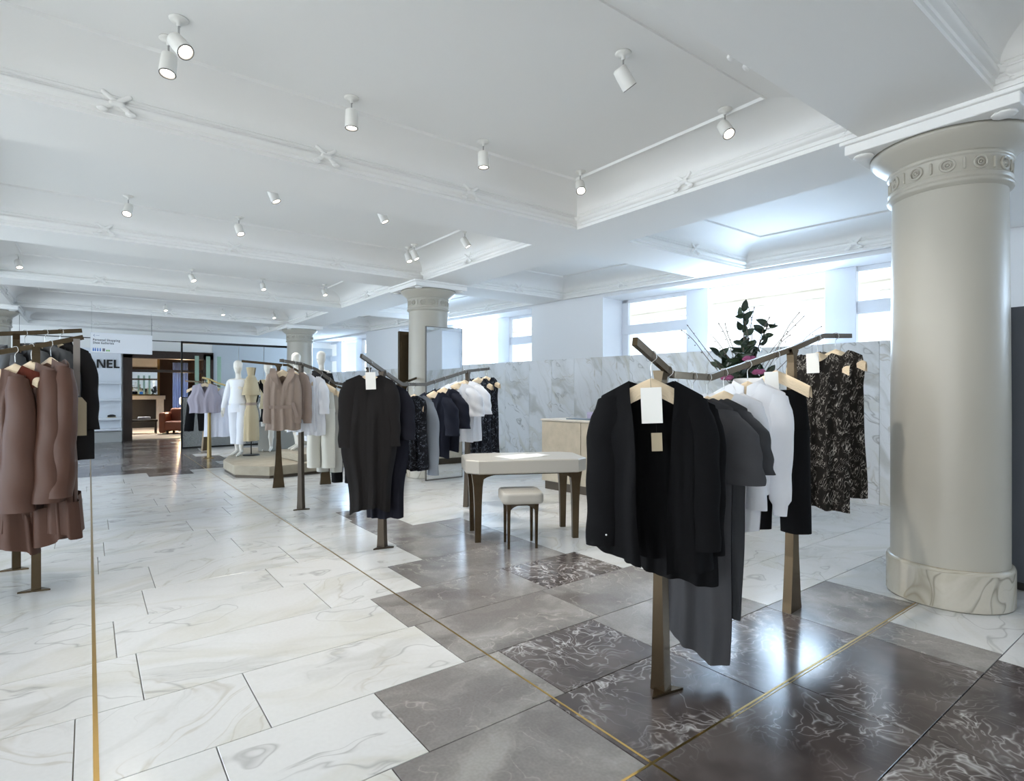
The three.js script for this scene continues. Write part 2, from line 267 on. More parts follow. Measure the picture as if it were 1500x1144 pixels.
struct('wall_near', box(XL - 0.3, 9.9, 0, HC + 0.3, ZN, ZN + 0.3), M.plaster, 'plain white wall behind the viewer', 'wall');
glazedWall('wall_left', 'glazed shopfront wall at the far side of the hall', -ZN - 0.3, -ZB, [XL, 0, 0], -Math.PI / 2, [[-4.6, -1.8], [-0.6, 2.2], [3.4, 6.2], [7.4, 10.2], [11.4, 14.2]], 5);

// window wall, in its own axes: x along the wall away from the viewer, y up, z outwards
const wall = struct('wall_right', null, null, 'window wall with marble dado', 'wall'); wall.position.set(8.094, 0, 0); wall.rotation.y = Math.atan2(1, -WM);
const TN = -6, TF = 20.4, DADO = 2.03, HEAD = 3.1, REC = 0.57;
const openings = [[-4.95, 0.2], [2.0, 7.15], [8.97, 14.05], [15.9, 20.3]];
part('masonry', box(TN, TF, 0, DADO - 0.002, 0.022, 0.75), M.plasterCool, wall);
{ let t = TN; const gs = []; for (const [a, b] of [...openings, [TF, TF]]) { if (a > t) gs.push(box(t, a, DADO, HS + 0.02, 0, 0.75)); t = b; } for (const [a, b] of openings) gs.push(box(a, b, HEAD, HS + 0.02, 0, 0.75)); gs.push(box(TN, TF, HS + 0.02, HC + 0.3, 0, 0.75)); part('upper_wall', merge(gs), M.plasterCool, wall); }
{ const joints = [TN, -5.3, -4.5, -3.8, -3.0, -2.2, -1.5, -0.7, 0.1, 0.8, 1.45, 2.15, 2.855, 3.5, 4.05, 4.58, 5.472, 6.0, 6.575, 7.167, 7.831, 8.415, 9.047, 9.779, 10.345, 11.0, 11.7, 12.4, 13.1, 13.8, 14.5, 15.2, 15.9, 16.6, 17.3, 18, 18.8, 19.6, TF];
  for (let i = 0; i < joints.length - 1; i++) { const g = box(joints[i] + 0.002, joints[i + 1] - 0.002, 0, DADO, 0, 0.02), uv = g.attributes.uv, p = g.attributes.position, ou = rnd() * 0.6, ov = rnd() * 0.15; for (let k = 0; k < uv.count; k++) uv.setXY(k, (p.getX(k) - joints[i]) * 0.4 + ou, p.getY(k) * 0.4 + ov); part('marble_slab', g, M.marbleWall, wall); } }
openings.forEach(([a, b], wi) => {
  const w = struct('window_' + (wi + 1), null, null, 'clerestory window with white frames above the marble dado', 'window'); w.position.copy(wall.position); w.rotation.copy(wall.rotation);
  part('window_sill', box(a, b, DADO - 0.03, DADO, 0.022, REC), M.frame, w);
  const m0 = a + 1.26, m1 = a + 1.65, m2 = b - 1.75, m3 = b - 1.35, f0 = REC, f1 = REC + 0.07, bl = (x0, x1, y0, y1, z0 = f0, z1 = f1) => part('window_frame', rbox(x0, x1, y0, y1, z0, z1, 0.006), M.frame, w);
  bl(m0, m1, DADO, HEAD, f0 - 0.05, f1); bl(m2, m3, DADO, HEAD, f0 - 0.05, f1); bl(a, b, HEAD - 0.06, HEAD); bl(a, b, DADO, DADO + 0.045); bl(a, a + 0.07, DADO, HEAD); bl(b - 0.14, b, DADO, HEAD);
  for (const [x0, x1] of [[a, m0], [m3, b]]) bl(x0, x1, 2.46, 2.63, f0 - 0.01, f1);
  for (const [x0, x1, ty] of [[a + 0.07, m0, 1], [m1, m2, 0], [m3, b - 0.14, 1]]) for (const [y0, y1] of ty ? [[DADO + 0.045, 2.46], [2.63, HEAD - 0.06]] : [[DADO + 0.045, HEAD - 0.06]]) part('window_pane', new THREE.PlaneGeometry(x1 - x0, y1 - y0).translate((x0 + x1) / 2, (y0 + y1) / 2, f0 + 0.04), M.glass, w);
  const L = new THREE.RectAreaLight(DAY, DAYLIGHT, m2 - m1, HEAD - DADO - 0.12); L.position.set((m1 + m2) / 2, (DADO + HEAD) / 2, REC + 0.12); w.add(L);   // faces -z, into the hall
});
// street and the house across it
struct('ground_outside', box(9.9, 40, -1.2, -1.0, -40, 30), M.street, 'grey street outside the windows', 'street');
{ const h = thing('townhouse', 'pale stone building across the street seen through the windows', 'building', null, [24, -1, -8], 0);
  part('wall', box(0, 3, 0, 9.5, -26, 26), M.facade, h);
  for (const y of [3.6, 6.6, 9.3]) part('cornice', rbox(-0.35, 0.05, y, y + 0.35, -26, 26, 0.05), M.facade, h);
  for (let z = -24; z < 25; z += 3) for (const y of [0.9, 4.3, 7.2]) { part('window', box(-0.02, 0.04, y, y + 1.9, z - 0.6, z + 0.6), M.frame, h); part('window_hood', rbox(-0.2, 0.02, y + 1.95, y + 2.1, z - 0.75, z + 0.75, 0.02), M.facade, h); } }

// columns
function column(p, label) {
  const g = thing('column', label, 'column', null, [p[0], 0, p[1]]);
  part('base', lathe([[0, 0], [0.352, 0], [0.356, 0.01], [0.356, 0.235], [0.35, 0.255], [0.335, 0.262], [0, 0.262]]).toNonIndexed(), M.marbleCol ??= phy({ map: rep(T.wall, 1, 0.4), color: '#d8d0c0', roughness: 0.25 }), g);
  part('shaft', lathe([[0.33, 0.255], [0.33, 1.2], [0.326, 2.0], [0.32, 2.74]], 64), M.column, g);
  part('neck_ring', lathe([[0.318, 2.72], [0.345, 2.735], [0.352, 2.75], [0.345, 2.765], [0.335, 2.77], [0.335, 2.785], [0.345, 2.79], [0.345, 2.8], [0.33, 2.805], [0.33, 2.9], [0.345, 2.905], [0.352, 2.92], [0.345, 2.93]], 64), M.column, g);
  part('echinus', lathe([[0.34, 2.93], [0.35, 2.945], [0.385, 2.97], [0.43, 3.01], [0.452, 3.04], [0.455, 3.062], [0.3, 3.064]], 64), M.column, g);
  part('abacus', merge([rbox(-0.47, 0.47, 3.062, 3.13, -0.47, 0.47, 0.008), rbox(-0.495, 0.495, 3.128, HS + 0.001, -0.495, 0.495, 0.008)]), M.plaster, g);
  const ro = merge([new THREE.TorusGeometry(0.036, 0.008, 6, 20), new THREE.TorusGeometry(0.016, 0.005, 6, 14), new THREE.SphereGeometry(0.009, 8, 6)]), ba = new THREE.CapsuleGeometry(0.008, 0.06, 3, 8);
  for (let k = 0; k < 24; k++) { const a = k / 24 * Math.PI * 2, m = part(k % 2 ? 'roundel' : 'baluster', k % 2 ? ro : ba, M.column, g); m.position.set(Math.sin(a) * 0.334, 2.853, Math.cos(a) * 0.334); m.rotation.y = a; }
  for (const [x, z] of [[-1, -1], [-1, 1], [1, -1], [1, 1]]) { const m = part('corner_leaf', new THREE.SphereGeometry(0.05, 10, 8).scale(1.3, 0.35, 1.3), M.plaster, g); m.position.set(x * 0.38, 3.05, z * 0.38); }
}
column([4.73, -1.3], 'large round white column with marble base and roundel capital beside the lace dresses');
column([4.53, -8.36], 'round white column behind the tall standing mirror');
column([4.55, -15.6], 'distant white column behind the mannequins');
column([-1.62, -15.6], 'distant white column at the left behind the dark coats');

// spotlights
const lampGeo = { canopy: lathe([[0, 0], [0.05, 0], [0.05, -0.006], [0.04, -0.014], [0.012, -0.02], [0.012, -0.04], [0, -0.04]], 24), stem: new THREE.CylinderGeometry(0.005, 0.005, 0.075, 8).translate(0, -0.06, 0),
  head: lathe([[0, 0.055], [0.03, 0.055], [0.042, 0.045], [0.045, 0.0], [0.0455, -0.01], [0.045, -0.012], [0.046, -0.075], [0.043, -0.078], [0.04, -0.07], [0, -0.066]], 24), ring: new THREE.TorusGeometry(0.042, 0.004, 6, 24).rotateX(Math.PI / 2).translate(0, -0.077, 0), lens: new THREE.CylinderGeometry(0.034, 0.034, 0.004, 24).translate(0, -0.0715, 0) };
function spot(px, py, aim, where, lit = 1) {
  const p = fl(px, py, HC); const g = thing('ceiling_spotlight', where, 'spotlight', 'ceiling spotlights', [p.x, HC, p.z]);
  part('canopy', lampGeo.canopy, M.lampWhite, g); part('stem', lampGeo.stem, M.hook, g);
  const dir = V3(...aim).normalize(), q = new THREE.Quaternion().setFromUnitVectors(V3(0, -1, 0), dir), o = V3(0, -0.14, 0);
  const hd = part('head', lampGeo.head, M.lampWhite, g); hd.position.copy(o); hd.quaternion.copy(q); part('ring', lampGeo.ring, M.lampRing, hd); part('lens', lampGeo.lens, M.lens, hd);
  const L = new THREE.SpotLight(SPOT, SPOTLIGHT * lit, 0, 0.62, 0.9, 2); const lp = o.clone().addScaledVector(dir, 0.085).add(g.position); L.position.copy(lp); L.target.position.copy(lp).addScaledVector(dir, 2); L.castShadow = true; L.shadow.radius = 1.5; scene.add(L, L.target);
}
const near = 'in the coffer over the open floor', mid = 'in the coffer over the middle racks', farc = 'in the coffer over the mannequins';
spot(262, 28, [0.35, -0.7, 0.55], 'white ceiling spotlight with lit face, tilted one of the foremost pair'); spot(247, 57, [-0.1, -1, 0.2], 'white ceiling spotlight hanging straight, untilted one of the foremost pair');
spot(515, 143, [0, -1, 0], 'white ceiling spotlight pointing straight down ' + near); spot(708, 207, [0.02, -1, 0.02], 'slim ceiling spotlight pointing straight down next to the dazzling corner spotlight');
spot(913, 78, [0.6, -0.7, 0.1], 'white ceiling spotlight turned towards the big column'); spot(850, 251, [-0.35, -0.8, 0.5], 'dazzling ceiling spotlight in the corner ' + near); spot(1062, 160, [-0.2, -0.8, 0.55], 'white ceiling spotlight with lit face near the big column');
spot(188, 287, [-0.2, -0.85, 0.5], 'bright ceiling spotlight ' + mid, 1); spot(350, 318, [0.2, -0.9, 0.4], 'white ceiling spotlight tilted right ' + mid); spot(598, 362, [0.1, -0.85, 0.35], 'left one of two spotlights side by side ' + mid); spot(607, 358, [0.3, -0.85, 0.3], 'right one of two spotlights side by side ' + mid); spot(681, 338, [0.4, -0.8, 0.3], 'ceiling spotlight tilted at the edge ' + mid);
spot(400, 264, [0.3, -0.8, 0.2], 'ceiling spotlight half hidden behind the first beam'); spot(560, 297, [0.3, -0.8, 0.2], 'ceiling spotlight half hidden behind the first beam near the corner');
spot(27, 372, [0.2, -0.9, 0.4], 'dim ceiling spotlight ' + farc); spot(281, 394, [0.3, -0.8, 0.4], 'ceiling spotlight tilted right ' + farc); spot(385, 408, [0.1, -0.85, 0.4], 'ceiling spotlight facing forward ' + farc); spot(475, 417, [0.1, -0.85, 0.4], 'ceiling spotlight near the far corner ' + farc);
for (const [x, y, w] of [[60, 430, 'above the dark coats'], [242, 442, 'above the hanging sign'], [326, 449, 'above the black screen'], [401, 454, 'above the trench coat'], [62, 459, 'in the last coffer by the white shelves'], [348, 462, 'in the last coffer by the grey panels']]) spot(x, y, [0.1, -0.9, 0.4], 'small distant ceiling spotlight ' + w);
// ---------- garments, hangers, racks ----------
function panels(o) {
  const { W = 0.21, L = 0.7, hem = 0.24, depth = 0.075, neck = 0.085, drop = 0.05, vf = 0.09, vb = 0.02, vp = 2, open = 0, fold = 0.012, fn = 4, curve = 0, tilt = 0, waist = 0, seedo = rnd() * 20, hemDepth = depth * 1.1 } = o;
  const n = neck / W, hw = v => lerp(W, hem, ss(0, 1, v) * 0.4 + v * 0.6) - waist * Math.exp(-Math.pow((v - 0.5) / 0.2, 2)) + 0.012 * Math.sin(Math.PI * Math.min(1, v * 5)), bd = v => lerp(0.046, lerp(depth, hemDepth, v), ss(0, 0.3, v));
  const fo = (s, v, k) => fold * Math.pow(v, 0.8) * (Math.sin(s * fn * Math.PI + seedo + k * 1.7 + 1.3 * Math.sin(2.2 * v + k)) + 0.5 * Math.sin(s * fn * 1.9 * Math.PI + seedo * 2 + k)) * (1 - Math.pow(Math.abs(s), 6)) + 0.007 * fbm(s * 2.5 + seedo, v * 4 + k * 5 + s * 2, 64, 3);
  const y = (s, v, d) => { const a = Math.abs(s), top = a < n ? -d * (1 - Math.pow(a / n, vp)) : -drop * (a - n) / (1 - n); const bot = -L - curve * (1 - s * s) + tilt * s + 0.006 * Math.sin(s * 7 + seedo); return lerp(top, bot, v); };
  const pt = (s, v, d, dir, k) => { const z = bd(v) * Math.pow(Math.max(0, 1 - Math.pow(Math.abs(s), 2.4)), 0.6) + fo(s, v, k) * (1 - Math.pow(Math.abs(s), 8)); return [s * hw(v) + 0.006 * v * Math.sin(v * 9 + seedo), y(s, v, d), dir * Math.max(z, 0.004)]; };
  const gs = [sheet(36, 26, (u, v) => pt(1 - 2 * u, v, vb, -1, 1))];
  if (!open) gs.push(sheet(36, 26, (u, v) => pt(2 * u - 1, v, vf, 1, 0)));
  else for (const sd of [-1, 1]) gs.push(sheet(18, 26, (u, v) => { const g = lerp(n, open, Math.pow(v, 0.7)), s = sd < 0 ? lerp(-1, -g, u) : lerp(g, 1, u); const p = pt(s, v, 0, 1, 0); p[2] += 0.02 * ss(0.3, 0, Math.abs(s) - g) * ss(0, 0.2, v); return p; }));
  return merge(gs);
}
function sleeveGeo(side, o) {
  const { W = 0.21, drop = 0.05, len = 0.55, r0 = 0.075, r1 = 0.05, out = 0.06, fwd = 0.03, flat = 0.62, cuff = 0, seedo = rnd() * 20 } = o;
  return sheet(18, 22, (u, v) => {
    const a = u * Math.PI * 2, cx = side * (W - 0.045 + out * (ss(0, 0.25, v) * 0.55 + v * 0.45)), cy = -drop - 0.05 - len * v, cz = fwd * v;
    let r = lerp(r0, r1, v) * (0.72 + 0.28 * ss(0, 0.12, v)); r *= 1 + 0.07 * Math.sin(v * 17 + a * 2 + seedo) * v; if (cuff) r *= v > 0.9 ? 0.82 : 1 + cuff * Math.pow(v, 3);
    return [cx + Math.cos(a) * r, cy + Math.sin(a) * r * 0.25 * (1 - v) + (v < 0.15 ? Math.max(0, 0.03 * (1 - v / 0.15)) : 0), cz + Math.sin(a) * r * flat];
  });
}
const collarGeo = (neck, h = 0.045, vf = 0.06) => merge([sheet(30, 4, (u, v) => { const a = (u - 0.5) * Math.PI * 1.94, r = neck * (1.02 + 0.28 * v); return [Math.sin(a) * r, 0.03 - v * h * (1 + 0.5 * Math.pow(Math.abs(u - 0.5) * 2, 4)) - vf * Math.pow(Math.abs(u - 0.5) * 2, 3) * 0.8, -Math.cos(a) * (0.035 + 0.02 * v)]; }), sheet(30, 2, (u, v) => { const a = (u - 0.5) * Math.PI * 1.94; return [Math.sin(a) * neck, 0.03 - v * 0.05 - vf * Math.pow(Math.abs(u - 0.5) * 2, 3) * 0.8, -Math.cos(a) * 0.034]; })]);
function lapels(o) { const gs = []; for (const s of [-1, 1]) gs.push(sheet(3, 8, (u, v) => [s * (lerp(o.neck, 0.012, v) + u * 0.075 * Math.sin(Math.PI * Math.min(1, 0.25 + v)) ), 0.02 - v * o.len, 0.05 + 0.055 * ss(0, 0.5, v) + 0.006 * u])); return merge(gs); }
const tagGeo = box(-0.03, 0.03, -0.105, 0, -0.0006, 0.0006), tagStringGeo = new THREE.CylinderGeometry(0.0006, 0.0006, 0.05, 5).translate(0, 0.024, 0);
function priceTag(parent, x, y, z, s = 1, mat = M.paper) { const t = part('price_tag', tagGeo, mat, parent); t.position.set(x, y, z); t.scale.setScalar(s); t.rotation.z = 0.04; part('string', tagStringGeo, M.black, t); return t; }
function garment(name, label, cat, group, mat, pos, turn, o) {
  const g = thing(name, label, cat, group, pos, turn);
  part('body', panels(o), mat, g);
  if (o.sleeve) for (const s of [-1, 1]) part('sleeve', sleeveGeo(s, { W: o.W, drop: o.drop, ...o.sleeve }), mat, g);
  if (o.collar) part('collar', collarGeo(o.neck ?? 0.085, o.collar), mat, g);
  if (o.lapel) part('lapel', lapels({ neck: o.neck ?? 0.085, len: o.lapel }), mat, g);
  if (o.tag) priceTag(g, ...o.tag);
  return g;
}
function trousers(name, label, group, mat, pos, turn, o) {
  const { w = 0.15, L = 0.8, hem = 0.075, gap = 0.02, d = 0.05 } = o, g = thing(name, label, 'trousers', group, pos, turn);
  part('waistband', sheet(28, 4, (u, v) => { const a = u * Math.PI * 2; return [Math.cos(a) * w, -v * 0.045, Math.sin(a) * d]; }), mat, g);
  part('hips', sheet(32, 8, (u, v) => { const a = u * Math.PI * 2, ww = w + 0.025 * v; return [Math.cos(a) * ww, -0.04 - v * 0.24, Math.sin(a) * (d + 0.02 * v) * (1 - 0.35 * Math.pow(Math.abs(Math.sin(a)), 6) * v)]; }), mat, g);
  for (const s of [-1, 1]) part('leg', sheet(22, 18, (u, v) => { const a = u * Math.PI * 2, r = lerp((w + 0.02) / 2, hem, v), cx = s * lerp((w + 0.02) / 2, hem + gap, v); return [cx + Math.cos(a) * r, -0.24 - v * (L - 0.24), Math.sin(a) * lerp(d + 0.01, 0.05, v) * (1 + 0.35 * Math.pow(Math.max(0, Math.sin(a)), 8)) + 0.006 * Math.sin(v * 12 + s)]; }), mat, g);
  return g;
}
// hanger: two broad rolled arms of pale wood and a wire hook; its neck is the origin
const armGeo = s => merge([0, 1].map(k => sheet(12, 12, (u, v) => { const a = (u - 0.5) * Math.PI, e = k * 0.004; return [s * v * 0.195, 0.012 - 0.1 * Math.pow(v, 1.1) - 0.05 + (0.05 - e) * Math.pow(Math.cos(a), 0.7) - 0.02 * (1 - Math.cos(a)) , Math.sin(a) * (lerp(0.024, 0.034, v) - e)]; })));
const hangerGeo = { l: armGeo(-1), r: armGeo(1), hook: tube([V3(0, 0.02, 0), V3(0, 0.075, 0), V3(0.022, 0.1, 0), V3(0.012, 0.128, 0), V3(-0.014, 0.126, 0), V3(-0.018, 0.108, 0)], 0.0024, 24, 6) };
M.woodTwo = M.woodPale.clone(); M.woodTwo.side = THREE.DoubleSide;
const hangerGroup = 'pale wooden hangers';
function hanger(pos, turn, label, wide = 1) {
  const g = thing('clothes_hanger', label, 'hanger', hangerGroup, pos, turn);
  part('arm', hangerGeo.l, M.woodTwo, g).scale.x = wide; part('arm', hangerGeo.r, M.woodTwo, g).scale.x = wide; part('hook', hangerGeo.hook, M.hook, g); return g;
}
const face = (p, delta = 0) => Math.atan2(-p.x, -p.z) + delta * Math.PI / 180;    // turned towards the open floor
// racks
function bar(pts, w, hgt) {
  const up = V3(0, 1, 0), rings = pts.map((p, i) => {
    const a = pts[Math.max(0, i - 1)], b = pts[Math.min(pts.length - 1, i + 1)], d0 = p.clone().sub(a), d1 = b.clone().sub(p), t = (d0.lengthSq() ? d0.normalize() : d1.clone().normalize()).add(d1.lengthSq() ? d1.normalize() : d0).normalize();
    const side = V3(t.x, 0, t.z).normalize().cross(up), n = side.clone().cross(t).normalize(); return [[-1, -1], [1, -1], [1, 1], [-1, 1]].map(([s, q]) => p.clone().addScaledVector(side, s * w / 2).addScaledVector(n, q * hgt / 2));
  });
  const P = [], I = []; rings.forEach(r => r.forEach(v => P.push(v.x, v.y, v.z)));
  for (let r = 0; r < rings.length - 1; r++) for (let k = 0; k < 4; k++) { const a = r * 4 + k, b = r * 4 + (k + 1) % 4; I.push(a, b, a + 4, b, b + 4, a + 4); }
  const e = (rings.length - 1) * 4; I.push(0, 2, 1, 0, 3, 2, e, e + 1, e + 2, e, e + 2, e + 3);
  const g = new THREE.BufferGeometry(); g.setAttribute('position', new THREE.Float32BufferAttribute(P, 3)); g.setIndex(I); const f = g.toNonIndexed(); f.computeVertexNormals(); f.setAttribute('uv', new THREE.Float32BufferAttribute(new Float32Array(f.attributes.position.count * 2), 2)); return f;
}
const postGeo = (H, turned) => { const w = turned ? [[0, 0.04], [0.1, 0.034], [0.5, 0.025], [0.9, 0.02], [H - 0.05, 0.02], [H - 0.005, 0.03]] : [[0, 0.082], [0.06, 0.074], [0.35, 0.046], [0.7, 0.03], [H - 0.09, 0.022], [H - 0.04, 0.028], [H - 0.005, 0.055]], d = 0.022; const g = loft(w.map(([y, a]) => [y, a, lerp(d * 1.25, d, y / H)])); return turned ? g.rotateY(Math.PI / 2) : g; };
// rail given by sight lines in the upright plane through the feet
function rack(label, A, B, px, posts, mat = M.bronze, plateAt = -1) {
  const g = thing('clothing_rack', label, 'clothing rack', 'bronze clothing racks', [A.x, 0, A.z]);
  const pts = px.map(([x, y, d]) => d ? at(x, y, d) : inPlane(x, y, A, B)), off = V3(-A.x, 0, -A.z), ang = Math.atan2(-(B.z - A.z), B.x - A.x);
  part('rail', bar(pts.map(p => p.clone().add(off)), 0.022, 0.034), mat, g);
  const yAt = P => { let best = pts[0].y; for (let i = 0; i < pts.length - 1; i++) { const a = pts[i], b = pts[i + 1], L2 = (b.x - a.x) ** 2 + (b.z - a.z) ** 2, t = ((P.x - a.x) * (b.x - a.x) + (P.z - a.z) * (b.z - a.z)) / L2; if (t >= 0 && t <= 1) best = lerp(a.y, b.y, t); } return best; };
  posts.forEach(([P, turned], i) => { const y = yAt(P), p = part('post', postGeo(y, turned), mat, g); p.position.set(P.x - A.x, 0, P.z - A.z); p.rotation.y = ang; if (turned) { const sh = new THREE.Shape([new THREE.Vector2(-0.03, -0.03), new THREE.Vector2(0.1, -0.03), new THREE.Vector2(-0.03, 0.1)]); const f = part('foot_plate', new THREE.ExtrudeGeometry(sh, { depth: 0.012, bevelEnabled: false }).rotateX(-Math.PI / 2), mat, p); f.rotation.y = Math.PI - ang + 0.6; } });
  const on = (x) => { let best; for (let i = 0; i < px.length - 1; i++) if (x >= px[i][0] && x <= px[i + 1][0]) { const t = (x - px[i][0]) / (px[i + 1][0] - px[i][0]); best = pts[i].clone().lerp(pts[i + 1], t); } return best ?? inPlane(x, x < px[0][0] ? px[0][1] : px[px.length - 1][1], A, B); };
  return { on, g };
}
// hook x pixel on a rack -> hanger + neck point
function hang(R, x, delta, label, drop = 0.125, wide = 1) { const p = R.on(x); p.y += 0.017 - drop; const t = face(p, delta); hanger(p, t, label, wide); return [p, t]; }
const G1 = 'clothes on the rack beside the big column', G2 = 'clothes on the rack behind the table', G4 = 'clothes on the racks by the plinth', G5 = 'clothes on the far rack by the black screen', G6 = 'clothes on the racks by the brass floor strip';

// rack beside the big column
{
  const A = fl(968, 1010), B = fl(1160, 893);
  const R = rack('bronze zigzag clothing rack beside the big white column', A, B, [[930, 500, 2.3], [985, 549], [1040, 553], [1163, 510], [1205, 492], [1246, 492]], [[A, true], [B, false]]);
  let p, t;
  [p, t] = hang(R, 952, 2, 'pale wooden hanger inside the black open cardigan');
  garment('cardigan', 'black open-front cardigan with long sleeves and white tags', 'cardigan', G1, C.black, p, t, { W: 0.215, L: 0.76, hem: 0.255, depth: 0.085, open: 0.2, neck: 0.095, drop: 0.065, curve: 0.04, tilt: -0.04, fold: 0.014, sleeve: { len: 0.6, r0: 0.088, r1: 0.064, out: 0.045, fwd: 0.05 }, tag: [-0.005, -0.03, 0.075, 1.45] });
  { const cg = scene.children[scene.children.length - 1]; priceTag(cg, 0.02, -0.225, 0.04, 0.75, M.kraft); part('cuff_pin', new THREE.SphereGeometry(0.006, 10, 8).translate(-0.19, -0.66, 0.1), M.hook, cg); }
  [p, t] = hang(R, 978, -14, 'pale wooden hanger inside the second black jacket');
  garment('jacket', 'second black jacket hanging close behind the cardigan', 'jacket', G1, C.black, p, t, { W: 0.21, L: 0.84, hem: 0.22, depth: 0.07, neck: 0.085, fold: 0.012, tilt: -0.03, sleeve: { len: 0.62, r0: 0.08, r1: 0.06, out: 0.03 } });
  [p, t] = hang(R, 1014, -26, 'pale wooden hanger in the long charcoal dress');
  garment('dress', 'long charcoal short-sleeved dress with uneven hem', 'dress', G1, C.charcoal, p, t, { W: 0.205, L: 1.2, hem: 0.19, depth: 0.07, neck: 0.085, fold: 0.016, fn: 3, tilt: -0.09, curve: 0.03, sleeve: { len: 0.3, r0: 0.095, r1: 0.095, out: 0.11 } });
  [p, t] = hang(R, 1036, -26, 'pale wooden hanger in the dark grey tunic');
  garment('tunic', 'dark grey short-sleeved tunic behind the charcoal dress', 'tunic', G1, C.charcoal2, p, t, { W: 0.205, L: 1.05, hem: 0.18, depth: 0.06, neck: 0.085, fold: 0.014, tilt: -0.06, sleeve: { len: 0.26, r0: 0.09, r1: 0.09, out: 0.1 } });
  [p, t] = hang(R, 1057, -24, 'pale wooden hanger in the first white shirt');
  garment('shirt', 'white shirt squeezed between grey tunic and collared white shirt', 'shirt', G1, C.white2, p, t, { W: 0.2, L: 0.72, hem: 0.19, depth: 0.06, neck: 0.08, fold: 0.012, sleeve: { len: 0.5, r0: 0.075, r1: 0.05, out: 0.03 } });
  [p, t] = hang(R, 1089, -20, 'pale wooden hanger in the collared white shirt');
  garment('shirt', 'white long-sleeved shirt with pointed collar beside black trousers', 'shirt', G1, C.white, p, t, { W: 0.2, L: 0.66, hem: 0.16, depth: 0.07, neck: 0.08, vf: 0.12, vp: 1, fold: 0.016, collar: 0.05, drop: 0.055, tilt: 0.07, curve: 0.03, sleeve: { len: 0.62, r0: 0.085, r1: 0.045, out: 0.03, cuff: 0.15 } });
  [p, t] = hang(R, 1132, -18, 'broad pale hanger above the black trousers');
  const tp = p.clone(); tp.y -= 0.11; priceTag(trousers('trousers', 'black cropped trousers below a broad pale hanger', G1, C.black, tp, t + 0.2, { w: 0.165, L: 0.86, hem: 0.085, gap: 0.025 }), -0.02, 0.11, 0.06, 1.3);
  for (const [x, n, d] of [[1197, 'front', -10], [1223, 'rear', -14]]) {
    [p, t] = hang(R, x, d, `pale rolled hanger in the ${n} lace dress`);
    garment('dress', n === 'front' ? 'black and white lace sleeveless dress with white tag, hanging in front' : 'black and white lace sleeveless dress hanging behind its twin', 'dress', G1, C.lace, p, t, { W: n === 'front' ? 0.19 : 0.17, L: n === 'front' ? 1.05 : 1.03, hem: 0.2, depth: 0.07, neck: 0.09, drop: 0.04, vf: 0.06, fold: 0.018, fn: 4, tilt: -0.03, tag: n === 'front' ? [-0.02, 0.0, 0.07, 1.3] : undefined });
  }
}
